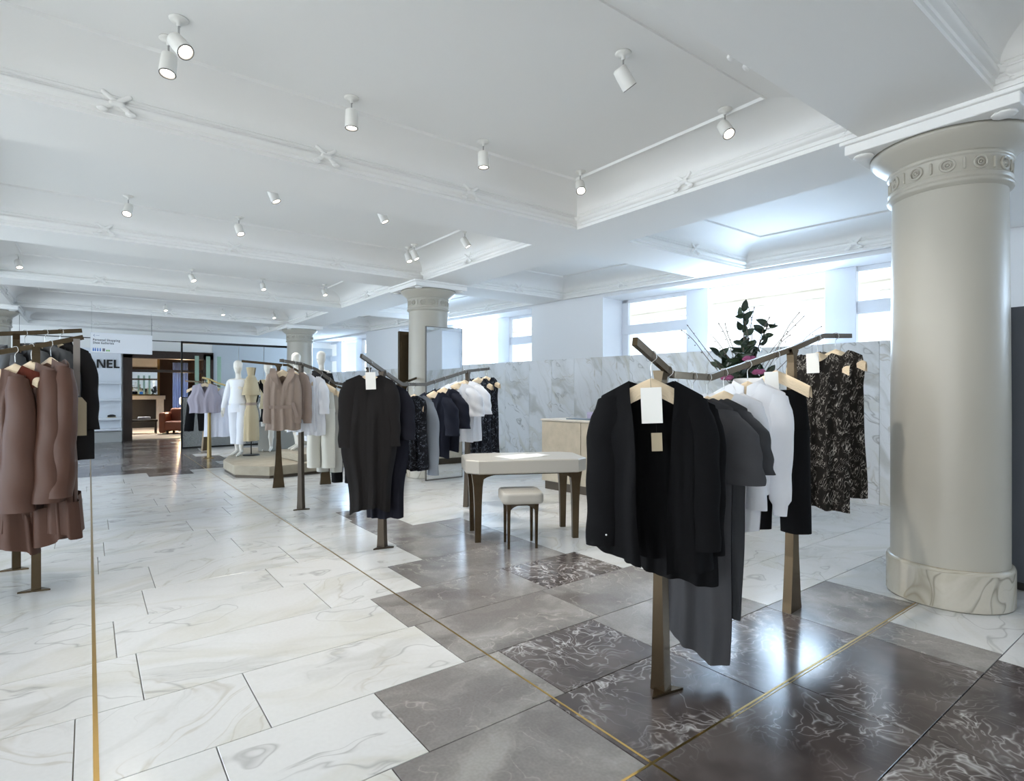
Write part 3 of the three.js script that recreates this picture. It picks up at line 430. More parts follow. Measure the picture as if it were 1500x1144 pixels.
// rack behind the table
{
  const A = fl(560, 802), B = fl(685, 741);
  const R = rack('bronze zigzag clothing rack behind the table and stool', A, B, [[529, 521], [560, 543], [588.6, 563], [624, 563], [685, 543.4], [716, 540]], [[A, true], [B, false]], M.bronzeDark);
  let p, t;
  [p, t] = hang(R, 541, 4, 'pale wooden hanger in the long black dress', 0.13);
  garment('dress', 'long black drop-shaped dress with notched hem and white tag', 'dress', G2, C.slate, p, t, { W: 0.2, L: 1.2, hem: 0.17, depth: 0.09, neck: 0.085, vf: 0.05, fold: 0.022, fn: 3, curve: -0.06, waist: -0.05, sleeve: { len: 0.52, r0: 0.09, r1: 0.075, out: 0.03 }, tag: [0.0, 0.02, 0.08, 1.4] });
  [p, t] = hang(R, 563, -18, 'pale wooden hanger in the second long dress');
  garment('dress', 'long ink blue-black dress with half sleeves behind the black dress', 'dress', G2, C.ink, p, t, { W: 0.2, L: 1.2, hem: 0.17, depth: 0.08, fold: 0.02, fn: 3, waist: -0.04, sleeve: { len: 0.4, r0: 0.09, r1: 0.08, out: 0.06 } });
  [p, t] = hang(R, 596, -30, 'pale wooden hanger in the patterned top');
  garment('blouse', 'dark speckled print blouse beside the grey cardigan', 'blouse', G2, C.print, p, t, { W: 0.2, L: 0.72, hem: 0.23, depth: 0.08, vf: 0.1, vp: 1, fold: 0.024, fn: 5 });
  [p, t] = hang(R, 606, -34, 'pale wooden hanger in the grey cardigan');
  garment('cardigan', 'mid grey long-sleeved cardigan behind the speckled blouse', 'cardigan', G2, C.grey, p, t, { W: 0.205, L: 0.72, hem: 0.22, depth: 0.07, sleeve: { len: 0.68, r0: 0.085, r1: 0.06, out: 0.08 } });
  [p, t] = hang(R, 634, -34, 'pale wooden hanger in the first navy top');
  garment('top', 'navy short-sleeved top, the one nearer the grey cardigan', 'top', G2, C.navy, p, t, { W: 0.2, L: 0.66, hem: 0.2, depth: 0.06, fold: 0.014, tilt: -0.05, sleeve: { len: 0.36, r0: 0.09, r1: 0.08, out: 0.1 } });
  [p, t] = hang(R, 648, -34, 'pale wooden hanger in the second navy top');
  garment('top', 'navy short-sleeved top, the one nearer the white shirts', 'top', G2, C.navy, p, t, { W: 0.2, L: 0.66, hem: 0.2, depth: 0.06, fold: 0.014, tilt: -0.05, sleeve: { len: 0.34, r0: 0.09, r1: 0.085, out: 0.12 } });
  [p, t] = hang(R, 668, -30, 'pale wooden hanger in the first white blouse');
  garment('shirt', 'loose white short-sleeved blouse beside the navy tops', 'shirt', G2, C.white2, p, t, { W: 0.22, L: 0.68, hem: 0.21, depth: 0.07, fold: 0.014, sleeve: { len: 0.28, r0: 0.1, r1: 0.1, out: 0.1 } });
  [p, t] = hang(R, 680, -24, 'pale wooden hanger in the white t-shirt');
  garment('shirt', 'white short-sleeved t-shirt beside the speckled dresses', 'shirt', G2, C.white, p, t, { W: 0.215, L: 0.72, hem: 0.22, depth: 0.075, fold: 0.012, sleeve: { len: 0.3, r0: 0.1, r1: 0.095, out: 0.1 } });
  for (const [x, n] of [[700, 'left'], [712, 'right']]) {
    [p, t] = hang(R, x, -22, `pale wooden hanger in the ${n === 'left' ? 'speckled dress by the white t-shirt' : 'speckled dress by the marble wall'}`);
    garment('dress', n === 'left' ? 'dark speckled sleeveless dress next to the white t-shirt' : 'dark speckled sleeveless dress at the end of the rail', 'dress', G2, C.print, p, t, { W: 0.155, L: 1.0, hem: 0.19, depth: 0.07, neck: 0.09, fold: 0.02, fn: 5 });
  }
}
// rack whose end shows behind the middle rack
{ const A = fl(586, 708), D = V3(0.82, 0, -0.57), B = A.clone().addScaledVector(D, -1.35);
  rack('bronze clothing rack half hidden behind the long black dresses', A, B, [[540, 560], [575, 566], [588, 562], [617, 551]], [[A, false]], M.bronze); }
// two racks by the plinth
{
  const A = fl(441, 746), D = V3(0.82, 0, -0.57), B = A.clone().addScaledVector(D, 1.45);
  const R = rack('bronze clothing rack with thin front post by the plinth', A, B, [[410.6, 528], [441, 533], [463, 541], [490, 561], [520, 566]], [[A, true], [B, false]], M.bronzeDark);
  let p, t;
  [p, t] = hang(R, 414, -6, 'pale hanger in the rose-beige jacket', 0.125, 0.74); const j = garment('jacket', 'rose-beige belted jacket with lapels in front of the mannequins', 'jacket', G4, C.taupe, p, t, { W: 0.165, L: 0.68, hem: 0.19, depth: 0.07, neck: 0.07, vf: 0.17, vp: 1, lapel: 0.28, fold: 0.014, sleeve: { len: 0.5, r0: 0.065, r1: 0.05, out: 0.035 } });
  part('belt', sheet(24, 2, (u, v) => { const a = u * Math.PI * 2; return [Math.cos(a) * 0.185, -0.4 - 0.035 * v, Math.sin(a) * 0.085]; }), C.taupe2, j); part('belt_tail', rbox(-0.018, 0.018, -0.56, -0.38, 0.085, 0.092, 0.003).rotateZ(0.3), C.taupe2, j);
  [p, t] = hang(R, 430, -14, 'pale hanger in the second rose-beige jacket', 0.125, 0.74); garment('jacket', 'second rose-beige jacket peeking out behind the belted one', 'jacket', G4, C.taupe2, p, t, { W: 0.165, L: 0.56, hem: 0.17, depth: 0.06, sleeve: { len: 0.5, r0: 0.065, r1: 0.05, out: 0.04 } });
  [p, t] = hang(R, 441, -16, 'pale hanger in the white tunic', 0.125, 0.74); garment('tunic', 'white tunic whose hem shows below the rose-beige jackets', 'tunic', G4, C.white2, p, t, { W: 0.16, L: 0.7, hem: 0.17, depth: 0.05 });
  [p, t] = hang(R, 455, -20, 'pale hanger in the white linen shirt', 0.125, 0.74); garment('shirt', 'long white shirt beside the white tunic', 'shirt', G4, C.white, p, t, { W: 0.17, L: 0.72, hem: 0.18, depth: 0.05, sleeve: { len: 0.36, r0: 0.075, r1: 0.06, out: 0.05 } });
  [p, t] = hang(R, 470, -24, 'pale hanger above the cream trousers'); p.y -= 0.1; trousers('trousers', 'cream straight trousers in front of the grey shirt', G4, C.cream, p, t, { w: 0.16, L: 0.98, hem: 0.085, gap: 0.012 });
  [p, t] = hang(R, 482, -26, 'pale hanger above the pale grey trousers'); p.y -= 0.1; trousers('trousers', 'pale stone-grey trousers behind the cream trousers', G4, C.stoneGrey, p, t, { w: 0.15, L: 0.98, hem: 0.08, gap: 0.012 });
  [p, t] = hang(R, 494, -30, 'pale hanger in the blue-grey shirt'); garment('shirt', 'blue-grey crumpled shirt beside the long black dress', 'shirt', G4, C.blueGrey, p, t, { W: 0.19, L: 0.78, hem: 0.18, depth: 0.06, fold: 0.02, sleeve: { len: 0.5, r0: 0.08, r1: 0.06, out: 0.06 } });
  [p, t] = hang(R, 503, -30, 'pale hanger above the black trousers by the dress'); p.y -= 0.1; trousers('trousers', 'black trousers hanging behind the blue-grey shirt', G4, C.black, p, t, { w: 0.15, L: 1.1, hem: 0.08 });
}
{
  const A = fl(408, 714), B = fl(476.6, 709);
  const R = rack('bronze clothing rack with two broad feet in front of the mannequins', A, B, [[354, 529], [407, 534], [422, 535], [449, 551], [480, 562], [506, 570]], [[A, false], [B, false]], M.bronze);
  let p, t;
  [p, t] = hang(R, 466, -10, 'pale hanger in the second white shirt', 0.125, 0.74); garment('shirt', 'white shirt hanging behind the cream trousers', 'shirt', G4, C.white2, p, t, { W: 0.19, L: 0.8, hem: 0.2, depth: 0.06, sleeve: { len: 0.5, r0: 0.075, r1: 0.06, out: 0.05 } });
}
// far rack by the screen
{
  const A = fl(306.5, 671), B = fl(300, 660);
  const B2 = A.clone().add(V3(0.9, 0, -0.5));
  const R = rack('narrow bronze clothing rack in front of the black mesh screen', A, B2, [[296, 553], [308, 556], [319, 561], [338, 567]], [[A, true]], M.railBrass); let p, t;
  [p, t] = hang(R, 300, 0, 'pale hanger in the lavender top'); garment('top', 'lavender sleeveless cropped top at the far rack', 'top', G5, C.lavender, p, t, { W: 0.22, L: 0.62, hem: 0.29, depth: 0.09, vf: 0.22, vp: 1, fold: 0.02, waist: -0.06 });
  [p, t] = hang(R, 318, -12, 'pale hanger in the lilac dress'); garment('dress', 'pale lilac shift dress beside the lavender top', 'dress', G5, C.lilac, p, t, { W: 0.22, L: 1.05, hem: 0.26, depth: 0.08, sleeve: { len: 0.2, r0: 0.08, r1: 0.08, out: 0.07 } });
  [p, t] = hang(R, 331, -18, 'pale hanger in the blue top'); garment('top', 'bright blue top behind the lilac dress', 'top', G5, C.blue, p, t, { W: 0.17, L: 0.72, hem: 0.18, depth: 0.07 });
  const A2 = B, B3 = A2.clone().add(V3(0.9, 0, -0.5)), R2 = rack('distant bronze clothing rack close to the black mesh screen', A2, B3, [[272, 558], [300, 560], [322, 566]], [[A2, false]], M.bronze);
  [p, t] = hang(R2, 287, 0, 'pale hanger above the black trousers by the screen'); p.y -= 0.1; trousers('trousers', 'black trousers hanging against the mesh screen', G5, C.black, p, t, { w: 0.16, L: 0.95, hem: 0.1, gap: 0.05 });
}
// racks by the brass strip
{
  const A = fl(53, 864), B = A.clone().add(V3(1, 0, -0.05));
  const R = rack('bronze clothing rack with rose-brown silk coats by the brass strip', A, B, [[-60, 520], [0, 516], [60, 506], [122, 494]], [[A, true]], M.bronze); let p, t;
  const silk = (x, label, d, o) => { [p, t] = hang(R, x, d, 'broad hanger in the ' + label.replace(' with', ',')); const g = garment('coat', label, 'coat', G6, C.mauve, p, t, { W: 0.2, L: 1.1, hem: 0.25, depth: 0.08, neck: 0.08, open: 0.12, fold: 0.03, fn: 4, sleeve: { len: 0.86, r0: 0.09, r1: 0.12, out: 0.05, fwd: 0.08, flat: 0.75 }, ...o });
    part('hem_flounce', sheet(48, 8, (u, v) => { const a = u * Math.PI * 2, r = 1 + 0.12 * v; return [Math.cos(a) * 0.25 * r, -0.98 - v * 0.26 + 0.03 * Math.sin(a * 3 + x), (Math.sin(a) * 0.115 + 0.018 * Math.sin(a * 9)) * r]; }), C.mauve, g); return g; };
  silk(-8, 'rose-brown silk coat with flounced hem beside the rust red blouse', -40, {}); silk(46, 'rose-brown silk coat with wide sleeve and cuff seam', -50, {}); silk(74, 'rose-brown silk coat with pale inner edge beside the dark coats', -60, { W: 0.19 });
  [p, t] = hang(R, 22, -45, 'broad hanger in the rust lining coat'); garment('blouse', 'rust red blouse glimpsed between the silk coats', 'blouse', G6, C.rust, p, t, { W: 0.18, L: 0.7, hem: 0.18, depth: 0.06 });
  const e = R.on(112), g = thing('swing_tag', 'large tan card tag on a grey ribbon hanging from the rail end', 'tag', null, [e.x, e.y - 0.02, e.z], face(e));
  part('ribbon', box(-0.02, 0.02, -0.4, 0.015, 0.045, 0.048), cloth('#8e8681'), g); part('card', new THREE.ExtrudeGeometry(new THREE.Shape([[-0.058, -0.69], [0.058, -0.69], [0.058, -0.45], [0.03, -0.41], [-0.03, -0.41], [-0.058, -0.45]].map(v => new THREE.Vector2(...v))), { depth: 0.004, bevelEnabled: false }).translate(0, 0, 0.045), M.kraft, g);
}
{
  const A = fl(12, 862).add(V3(0, 0, -0.55)), B = A.clone().add(V3(1, 0, -0.12));
  const R = rack('bronze clothing rack with dark coats behind the silk coats', A, B, [[-60, 492], [0, 489], [60, 487], [120, 484.3]], [[A, true]], M.bronze); let p, t;
  for (const [x, d, label, L, hem] of [[-6, -40, 'black wool coat between the silk coats', 1.0, 0.22], [36, -45, 'charcoal leather jacket with raised collar', 0.9, 0.24], [66, -35, 'black leather coat with flared skirt', 1.15, 0.24], [88, -25, 'dark grey coat with wide flared sleeve', 0.95, 0.25]]) {
    [p, t] = hang(R, x, d, 'hanger in the ' + label); garment('coat', label, 'coat', G6, x > 80 ? C.slate : C.leather, p, t, { W: 0.2, L, hem, depth: 0.1, neck: 0.08, collar: 0.09, fold: 0.016, sleeve: { len: 0.6, r0: 0.085, r1: 0.085, out: 0.05 } });
  }
}
// ---------- furniture ----------
{ // table: thick pale top with cut corners, bronze legs that flare into the apron
  const g = thing('table', 'pale stone-topped table with cut corners and bronze legs', 'table', null, [3.416, 0, -4.377], -0.463);
  const w = 0.565, d = 0.31, c = 0.1, sh = new THREE.Shape([[-w + c, -d], [w - c, -d], [w, -d + c], [w, d - c], [w - c, d], [-w + c, d], [-w, d - c], [-w, -d + c]].map(p => new THREE.Vector2(...p)));
  part('table_top', new THREE.ExtrudeGeometry(sh, { depth: 0.1, bevelEnabled: true, bevelSize: 0.018, bevelThickness: 0.015, bevelSegments: 4 }).rotateX(-Math.PI / 2).translate(0, 0.655, 0), M.leather, g);
  const apron = (len) => { const s = new THREE.Shape(); s.moveTo(-len, 0.645); s.lineTo(len, 0.645); s.lineTo(len, 0.52); s.quadraticCurveTo(len - 0.03, 0.61, len - 0.16, 0.622); s.lineTo(-len + 0.16, 0.622); s.quadraticCurveTo(-len + 0.03, 0.61, -len, 0.52); s.closePath(); return new THREE.ExtrudeGeometry(s, { depth: 0.02, bevelEnabled: false }); };
  for (const z of [-0.235, 0.215]) part('apron', apron(0.46).translate(0, 0, z), M.bronze, g); for (const x of [-0.475, 0.455]) part('apron', apron(0.22).rotateY(Math.PI / 2).translate(x, 0, 0), M.bronze, g);
  for (const x of [-1, 1]) for (const z of [-1, 1]) part('leg', loft([[0, 0.028, 0.022], [0.35, 0.034, 0.026], [0.52, 0.042, 0.03], [0.648, 0.06, 0.036]]).translate(x * 0.47, 0, z * 0.225), M.bronze, g);
  for (const [x, z, r, w2, h2] of [[0.02, 0.02, 0.15, 0.21, 0.297], [-0.12, 0.08, -0.3, 0.21, 0.297], [0.16, -0.02, 0.5, 0.15, 0.21]]) { const q = V3(x, 0, z).applyAxisAngle(V3(0, 1, 0), -0.463); tag(part(numbered('paper_sheet'), box(-w2 / 2, w2 / 2, 0, 0.0015, -h2 / 2, h2 / 2), M.paper, scene), r > 0.4 ? 'small white paper card lying on top of the sheets' : r > 0 ? 'white paper sheet partly under the small card' : 'white paper sheet at the bottom of the papers', 'paper', 'papers on the table').position.set(3.416 + q.x, 0.7705 + 0.0017 * (r > 0.4 ? 2 : r > 0 ? 1 : 0), -4.377 + q.z); }
}
{ const g = thing('stool', 'small square stool with pale cushion and bronze legs', 'stool', null, [3.156, 0, -4.076], -0.5), w = 0.2, sh = new THREE.Shape(); const r = 0.06; sh.moveTo(-w + r, -w); sh.lineTo(w - r, -w); sh.quadraticCurveTo(w, -w, w, -w + r); sh.lineTo(w, w - r); sh.quadraticCurveTo(w, w, w - r, w); sh.lineTo(-w + r, w); sh.quadraticCurveTo(-w, w, -w, w - r); sh.lineTo(-w, -w + r); sh.quadraticCurveTo(-w, -w, -w + r, -w);
  part('cushion', new THREE.ExtrudeGeometry(sh, { depth: 0.04, bevelEnabled: true, bevelSize: 0.022, bevelThickness: 0.03, bevelSegments: 5 }).rotateX(-Math.PI / 2).scale(0.85, 1, 0.85).translate(0, 0.435, 0), M.leather, g);
  for (let k = 0; k < 4; k++) { const s = new THREE.Shape(); s.moveTo(-0.13, 0.405); s.lineTo(0.13, 0.405); s.lineTo(0.13, 0.3); s.quadraticCurveTo(0.11, 0.37, 0.04, 0.385); s.lineTo(-0.04, 0.385); s.quadraticCurveTo(-0.11, 0.37, -0.13, 0.3); s.closePath(); part('apron', new THREE.ExtrudeGeometry(s, { depth: 0.014, bevelEnabled: false }).translate(0, 0, 0.118).rotateY(k * Math.PI / 2), M.bronzeDark, g); }
  for (const x of [-1, 1]) for (const z of [-1, 1]) part('leg', loft([[0, 0.011, 0.011], [0.3, 0.014, 0.014], [0.405, 0.019, 0.019]]).translate(x * 0.125, 0, z * 0.125), M.bronze, g); }
{ // counter along the window wall, in the wall's direction
  const g = thing('counter', 'pale stone sales counter with dark plinth before the marble wall', 'counter', null, [5.88, 0, 0], Math.atan2(1, -WM)); const a = 3.33, b = 6.33;
  part('body', box(a + 0.02, b - 0.02, 0.12, 0.985, 0.01, 0.62), M.counter, g); part('toe_kick', box(a + 0.05, b - 0.05, 0, 0.12, 0.04, 0.6), M.bronzeDark, g); part('top', rbox(a, b, 0.985, 1.01, -0.01, 0.64, 0.004), M.stone, g);
  for (let k = 0; k < 4; k++) part('front_panel', rbox(a + 0.025 + k * 0.74, a + 0.755 + k * 0.74, 0.125, 0.98, 0, 0.012, 0.002), M.counter, g);
  const on = (t, z) => { const T0 = V3(-WM, 0, -1).normalize(), N0 = V3(1, 0, -WM).normalize(); return V3(5.88, 1.01, 0).addScaledVector(T0, t).addScaledVector(N0, z); }, yw = Math.atan2(1, -WM);
  const put = (name, label, cat, t, z, turn, f) => { const o = thing(name, label, cat, null, on(t, z), yw + turn); f(o); };
  put('magazine', 'flat dark blue magazine lying on the counter', 'magazine', 5.75, 0.25, 0.1, o => part('cover', rbox(-0.2, 0.2, 0, 0.014, -0.12, 0.12, 0.003), std({ color: '#5a6a78', roughness: 0.5 }), o));
  put('box', 'small lilac box standing on the counter', 'box', 5.72, 0.45, 0, o => { part('base', rbox(-0.075, 0.075, 0, 0.07, -0.05, 0.05, 0.003), std({ color: '#a9a3bd', roughness: 0.6 }), o); part('lid', rbox(-0.077, 0.077, 0.068, 0.1, -0.052, 0.052, 0.003), std({ color: '#b4aec8', roughness: 0.6 }), o); });
  put('photo_card', 'small white card with oval portrait leaning on the counter', 'card', 5.46, 0.3, 0, o => { part('card', rbox(-0.05, 0.05, 0, 0.15, -0.006, 0.006, 0.002).rotateX(0.15), M.paper, o); part('oval', new THREE.CylinderGeometry(0.025, 0.025, 0.002, 20).scale(0.8, 1, 1.3).rotateX(Math.PI / 2 + 0.15).translate(0, 0.09, -0.02), M.darkwood, o); });
  put('perfume_bottle', 'tiny dark glass bottle beside the portrait card', 'bottle', 5.36, 0.28, 0, o => { part('flask', lathe([[0, 0], [0.022, 0], [0.024, 0.05], [0.012, 0.075], [0.01, 0.085], [0, 0.085]], 16), std({ color: '#2b3442', roughness: 0.15 }), o); part('cap', lathe([[0, 0.085], [0.012, 0.085], [0.012, 0.11], [0, 0.11]], 16), M.black, o); });
  put('dish', 'small white dish on the counter', 'dish', 5.0, 0.25, 0, o => part('bowl', lathe([[0, 0], [0.03, 0], [0.045, 0.035], [0.042, 0.035], [0.028, 0.006], [0, 0.006]], 20), M.paper, o));
  // flowers
  const f = thing('flower_arrangement', 'tall vase of camellia leaves, pink blooms and bare twigs', 'flowers', null, on(3.5, 0.42), 0); f.scale.setScalar(1.5);
  part('vase', lathe([[0, 0], [0.07, 0], [0.1, 0.08], [0.105, 0.18], [0.075, 0.27], [0.07, 0.3], [0.066, 0.3], [0.07, 0.26], [0, 0.2]], 32), M.stone, f);
  const leafS = new THREE.Shape(); leafS.moveTo(0, 0); leafS.bezierCurveTo(0.032, 0.018, 0.03, 0.06, 0, 0.088); leafS.bezierCurveTo(-0.03, 0.06, -0.032, 0.018, 0, 0); const leafG = new THREE.ExtrudeGeometry(leafS, { depth: 0.0015, bevelEnabled: false, curveSegments: 6 }); { const p = leafG.attributes.position; for (let i = 0; i < p.count; i++) p.setZ(i, p.getZ(i) + Math.abs(p.getX(i)) * 0.5 - p.getY(i) * p.getY(i) * 2.5); leafG.computeVertexNormals(); }
  const leafM = ['#2c3d2a', '#233323', '#3a4a33'].map(c => phy({ color: c, roughness: 0.35, clearcoat: 0.3 })), barkM = std({ color: '#6d6058', roughness: 0.9 }), pinkM = std({ color: '#a8577f', roughness: 0.8 });
  const rightV = V3(CY, 0, SY);
  for (let k = 0; k < 13; k++) { const side = lerp(-0.5, 0.55, k / 12) + rr(-0.05, 0.05), top = rr(0.75, 0.98) - Math.abs(side) * 0.25, dz = rr(-0.15, 0.15), e = rightV.clone().multiplyScalar(side).add(V3(-dz * SY, top, dz * CY)); const mid = e.clone().multiplyScalar(0.5).add(V3(rr(-0.06, 0.06), 0.14, rr(-0.04, 0.04))); part('twig', tube([V3(0, 0.2, 0), mid, mid.clone().lerp(e, 0.6).add(V3(rr(-0.03, 0.03), 0.02, 0)), e], 0.0026, 18, 5), barkM, f);
    for (let q = 0; q < 4; q++) { const b = part('bud', new THREE.SphereGeometry(0.005, 6, 5), barkM, f); b.position.copy(mid.clone().lerp(e, 0.25 + q * 0.24)).add(V3(rr(-0.006, 0.006), 0, 0)); } }
  for (let k = 0; k < 13; k++) { const side = rr(-0.26, 0.24), top = k === 0 ? 0.86 : k === 1 ? 0.78 : rr(0.36, 0.62) - Math.abs(side) * 0.25, e = rightV.clone().multiplyScalar(k === 0 ? -0.02 : side).add(V3(0, top, 0)).add(V3(-SY, 0, CY).multiplyScalar(rr(-0.16, 0.16))); const s0 = V3(0, 0.25, 0), mid = s0.clone().lerp(e, 0.55).add(V3(0, 0.05, 0)); part('stem', tube([s0, mid, e], 0.005, 12, 5), barkM, f);
    for (let q = 0; q < 17; q++) { const t = 0.3 + q / 16 * 0.7, c = t < 0.55 ? s0.clone().lerp(mid, t / 0.55) : mid.clone().lerp(e, (t - 0.55) / 0.45); const l = part('leaf', leafG, leafM[q % 3], f); l.position.copy(c); l.rotation.set(rr(-0.6, 1.2), rr(-1.9, 0.6), rr(-2.2, 2.2), 'YXZ'); l.scale.setScalar(rr(0.8, 1.25)); } }
  for (const [x, y, z] of [[-0.08, 0.44, 0.14], [0.03, 0.4, 0.17], [-0.18, 0.36, 0.12], [-0.02, 0.5, 0.12]]) { const b = part('bloom', mergeGeometries([0, 1, 2, 3, 4, 5].map(k => new THREE.SphereGeometry(0.026, 8, 6).scale(1, 0.6, 1).translate(0.022 * Math.cos(k), 0.01 * (k % 2), 0.022 * Math.sin(k)))), pinkM, f); b.position.copy(rightV.clone().multiplyScalar(x).add(V3(-SY * z, y, CY * z))); }
}
{ // standing mirrors on either side of the second column
  const a = thing('mirror', 'tall frameless mirror in front of the round column', 'mirror', null, [4.565, 0, -7.885]);
  part('glass', box(-0.325, 0.325, 0.02, 2.425, -0.005, 0.004), M.mirror, a); part('frame', merge([box(-0.335, -0.325, 0, 2.435, -0.03, 0.006), box(0.325, 0.335, 0, 2.435, -0.03, 0.006), box(-0.335, 0.335, 2.425, 2.435, -0.03, 0.006), box(-0.335, 0.335, 0, 0.02, -0.03, 0.006)]), M.lampRing, a); part('back_panel', box(-0.325, 0.325, 0.02, 2.425, -0.03, -0.006), M.bronze, a);
  const b = thing('mirror', 'bronze-backed mirror panel behind the round column', 'mirror', null, [4.57, 0, -8.9]); part('back_panel', box(-0.335, 0.335, 0, 2.435, 0, 0.06), M.bronze, b); part('glass', box(-0.325, 0.325, 0.02, 2.425, -0.006, -0.001), M.mirror, b);
}
{ const g = thing('display_cabinet', 'dark grey cabinet just behind the big column', 'cabinet', null, [5.21, 0, -1.17], 0); part('carcass', rbox(0.02, 1.2, 0.06, 2.0, 0, 0.6, 0.006), std({ color: '#4c5058', roughness: 0.5 }), g); part('plinth', box(0.05, 1.15, 0, 0.06, 0.04, 0.56), M.black, g); for (const x of [0.04, 0.62]) part('door', rbox(x, x + 0.56, 0.08, 1.98, -0.018, 0, 0.003), std({ color: '#565b64', roughness: 0.45 }), g); }

// ---------- plinths and mannequins ----------
const PF = fl(395, 701), PH = 0.2;
{ const poly = [[329, 690], [345, 699.5], [395, 701], [500, 690]].map(([x, y]) => fl(x, y)), back = [V3(4.4, 0, -11.6), V3(2.6, 0, -13.2)], sh = new THREE.Shape([...poly, ...back].map(p => new THREE.Vector2(p.x, -p.z)));
  const g = thing('plinth', 'low beige many-sided plinth under the mannequins', 'plinth', null); part('base', new THREE.ExtrudeGeometry(sh, { depth: 0.05, bevelEnabled: false }).rotateX(-Math.PI / 2), M.bronzeDark, g); part('deck', new THREE.ExtrudeGeometry(sh, { depth: PH - 0.056, bevelEnabled: true, bevelSize: 0.02, bevelThickness: 0.006, bevelSegments: 2 }).rotateX(-Math.PI / 2).translate(0, 0.05, 0), M.plinth, g);
  const b = thing('raised_plinth', 'second low step of the plinth under the sweater mannequin', 'plinth', null, [3.27, PH + 0.001, -10.48], 0.1); part('step', rbox(-0.46, 0.46, 0.006, 0.13, -0.52, 0.52, 0.008), M.plinth, b); part('shadow_gap', box(-0.43, 0.43, 0, 0.006, -0.49, 0.49), M.bronzeDark, b);
  const c = thing('display_block', 'tall grey block standing behind the bare-legged mannequin', 'plinth', null, [3.15, PH + 0.001, -12.35], 0.75); part('block', rbox(-0.45, 0.45, 0.004, 0.5, -0.15, 0.15, 0.01), std({ color: '#8b8880', roughness: 0.7 }), c); part('shadow_gap', box(-0.42, 0.42, 0, 0.004, -0.12, 0.12), M.bronzeDark, c); }
function figure(o = {}) {       // one continuous body: tapered capsules joined by a smooth minimum
  const st = o.stride ?? 0.06, B = [];
  const c = (a, b, r0, r1) => B.push([a, b, r0, r1]);
  c([0, 1.66, 0.0], [0, 1.72, 0.005], 0.072, 0.08); c([0, 1.6, 0.035], [0, 1.66, 0.03], 0.042, 0.06); c([0, 1.64, 0.098], [0, 1.66, 0.085], 0.009, 0.009);   // skull, jaw, nose
  c([0, 1.44, -0.01], [0, 1.6, 0.005], 0.052, 0.046);                                                                                       // neck
  c([-0.13, 1.39, -0.01], [0.13, 1.39, -0.01], 0.062, 0.062); c([0, 1.3, 0.0], [0, 1.12, 0.0], 0.11, 0.095); c([-0.06, 1.27, 0.05], [0.06, 1.27, 0.05], 0.062, 0.062); c([0, 1.1, 0], [0, 0.98, 0], 0.092, 0.11); c([-0.07, 0.93, -0.01], [0.07, 0.93, -0.01], 0.11, 0.11);
  for (const s of [-1, 1]) {
    const kx = s * 0.085, f = s * st; c([s * 0.088, 0.9, 0], [kx, 0.5, f * 0.6 + 0.02], 0.088, 0.056); c([kx, 0.5, f * 0.6 + 0.02], [kx * 0.95, 0.3, f - 0.015], 0.054, 0.05); c([kx * 0.95, 0.3, f - 0.015], [kx * 0.9, 0.1, f - 0.03], 0.048, 0.03);
    c([kx * 0.9, 0.075, f - 0.035], [kx * 1.05, 0.03, f + 0.1], 0.03, 0.022); c([kx * 1.05, 0.025, f + 0.1], [kx * 1.1, 0.02, f + 0.15], 0.024, 0.017); c([kx * 0.9, 0.07, f - 0.04], [kx * 0.9, 0.012, f - 0.05], 0.018, 0.009);   // arched foot with heel
    const el = s > 0 ? o.el ?? [0.26, 1.12, -0.03] : [-0.25, 1.12, -0.02], wr = s > 0 ? o.wr ?? [0.27, 0.88, 0.05] : [-0.26, 0.88, 0.06]; c([s * 0.175, 1.38, -0.01], el, 0.05, 0.036); c(el, wr, 0.036, 0.024); const hd = [wr[0], wr[1] - 0.08, wr[2] + 0.02]; c(wr, hd, 0.026, 0.03);
    for (let k = 0; k < 4; k++) c([hd[0], hd[1], hd[2] - 0.024 + k * 0.016], [hd[0] - s * 0.006, hd[1] - 0.075 + Math.abs(k - 1.5) * 0.008, hd[2] - 0.02 + k * 0.017], 0.0095, 0.0075); c([hd[0], hd[1] + 0.04, hd[2] + 0.03], [hd[0] - s * 0.01, hd[1] - 0.02, hd[2] + 0.055], 0.011, 0.008);
  }
  const N = 112, mc = new MarchingCubes(N, new THREE.MeshBasicMaterial(), false, false, 400000); mc.isolation = 0; const S = [0.36, 0.94, 0.24], O = [0, 0.9, 0.02];
  const pre = B.map(([a, b, r0, r1]) => ({ a, d: [b[0] - a[0], b[1] - a[1], b[2] - a[2]], l: (b[0] - a[0]) ** 2 + (b[1] - a[1]) ** 2 + (b[2] - a[2]) ** 2, r0, r1, lo: Math.min(a[1], b[1]) - 0.2, hi: Math.max(a[1], b[1]) + 0.2 }));
  for (let k = 0; k < N; k++) for (let j = 0; j < N; j++) { const y = O[1] + S[1] * (j - N / 2) / (N / 2), act = pre.filter(q => y > q.lo && y < q.hi); for (let i = 0; i < N; i++) {
    const x = O[0] + S[0] * (i - N / 2) / (N / 2), z = O[2] + S[2] * (k - N / 2) / (N / 2); let m = 0.3;
    for (const q of act) { const px = x - q.a[0], py = y - q.a[1], pz = z - q.a[2], t = Math.max(0, Math.min(1, (px * q.d[0] + py * q.d[1] + pz * q.d[2]) / q.l)), D = Math.hypot(px - q.d[0] * t, py - q.d[1] * t, pz - q.d[2] * t) - (q.r0 + (q.r1 - q.r0) * t), kk = Math.min(0.035, q.r1 * 0.8), h = Math.max(kk - Math.abs(m - D), 0) / kk; m = Math.min(m, D) - h * h * kk * 0.25; }
    mc.field[k * N * N + j * N + i] = -m; } }
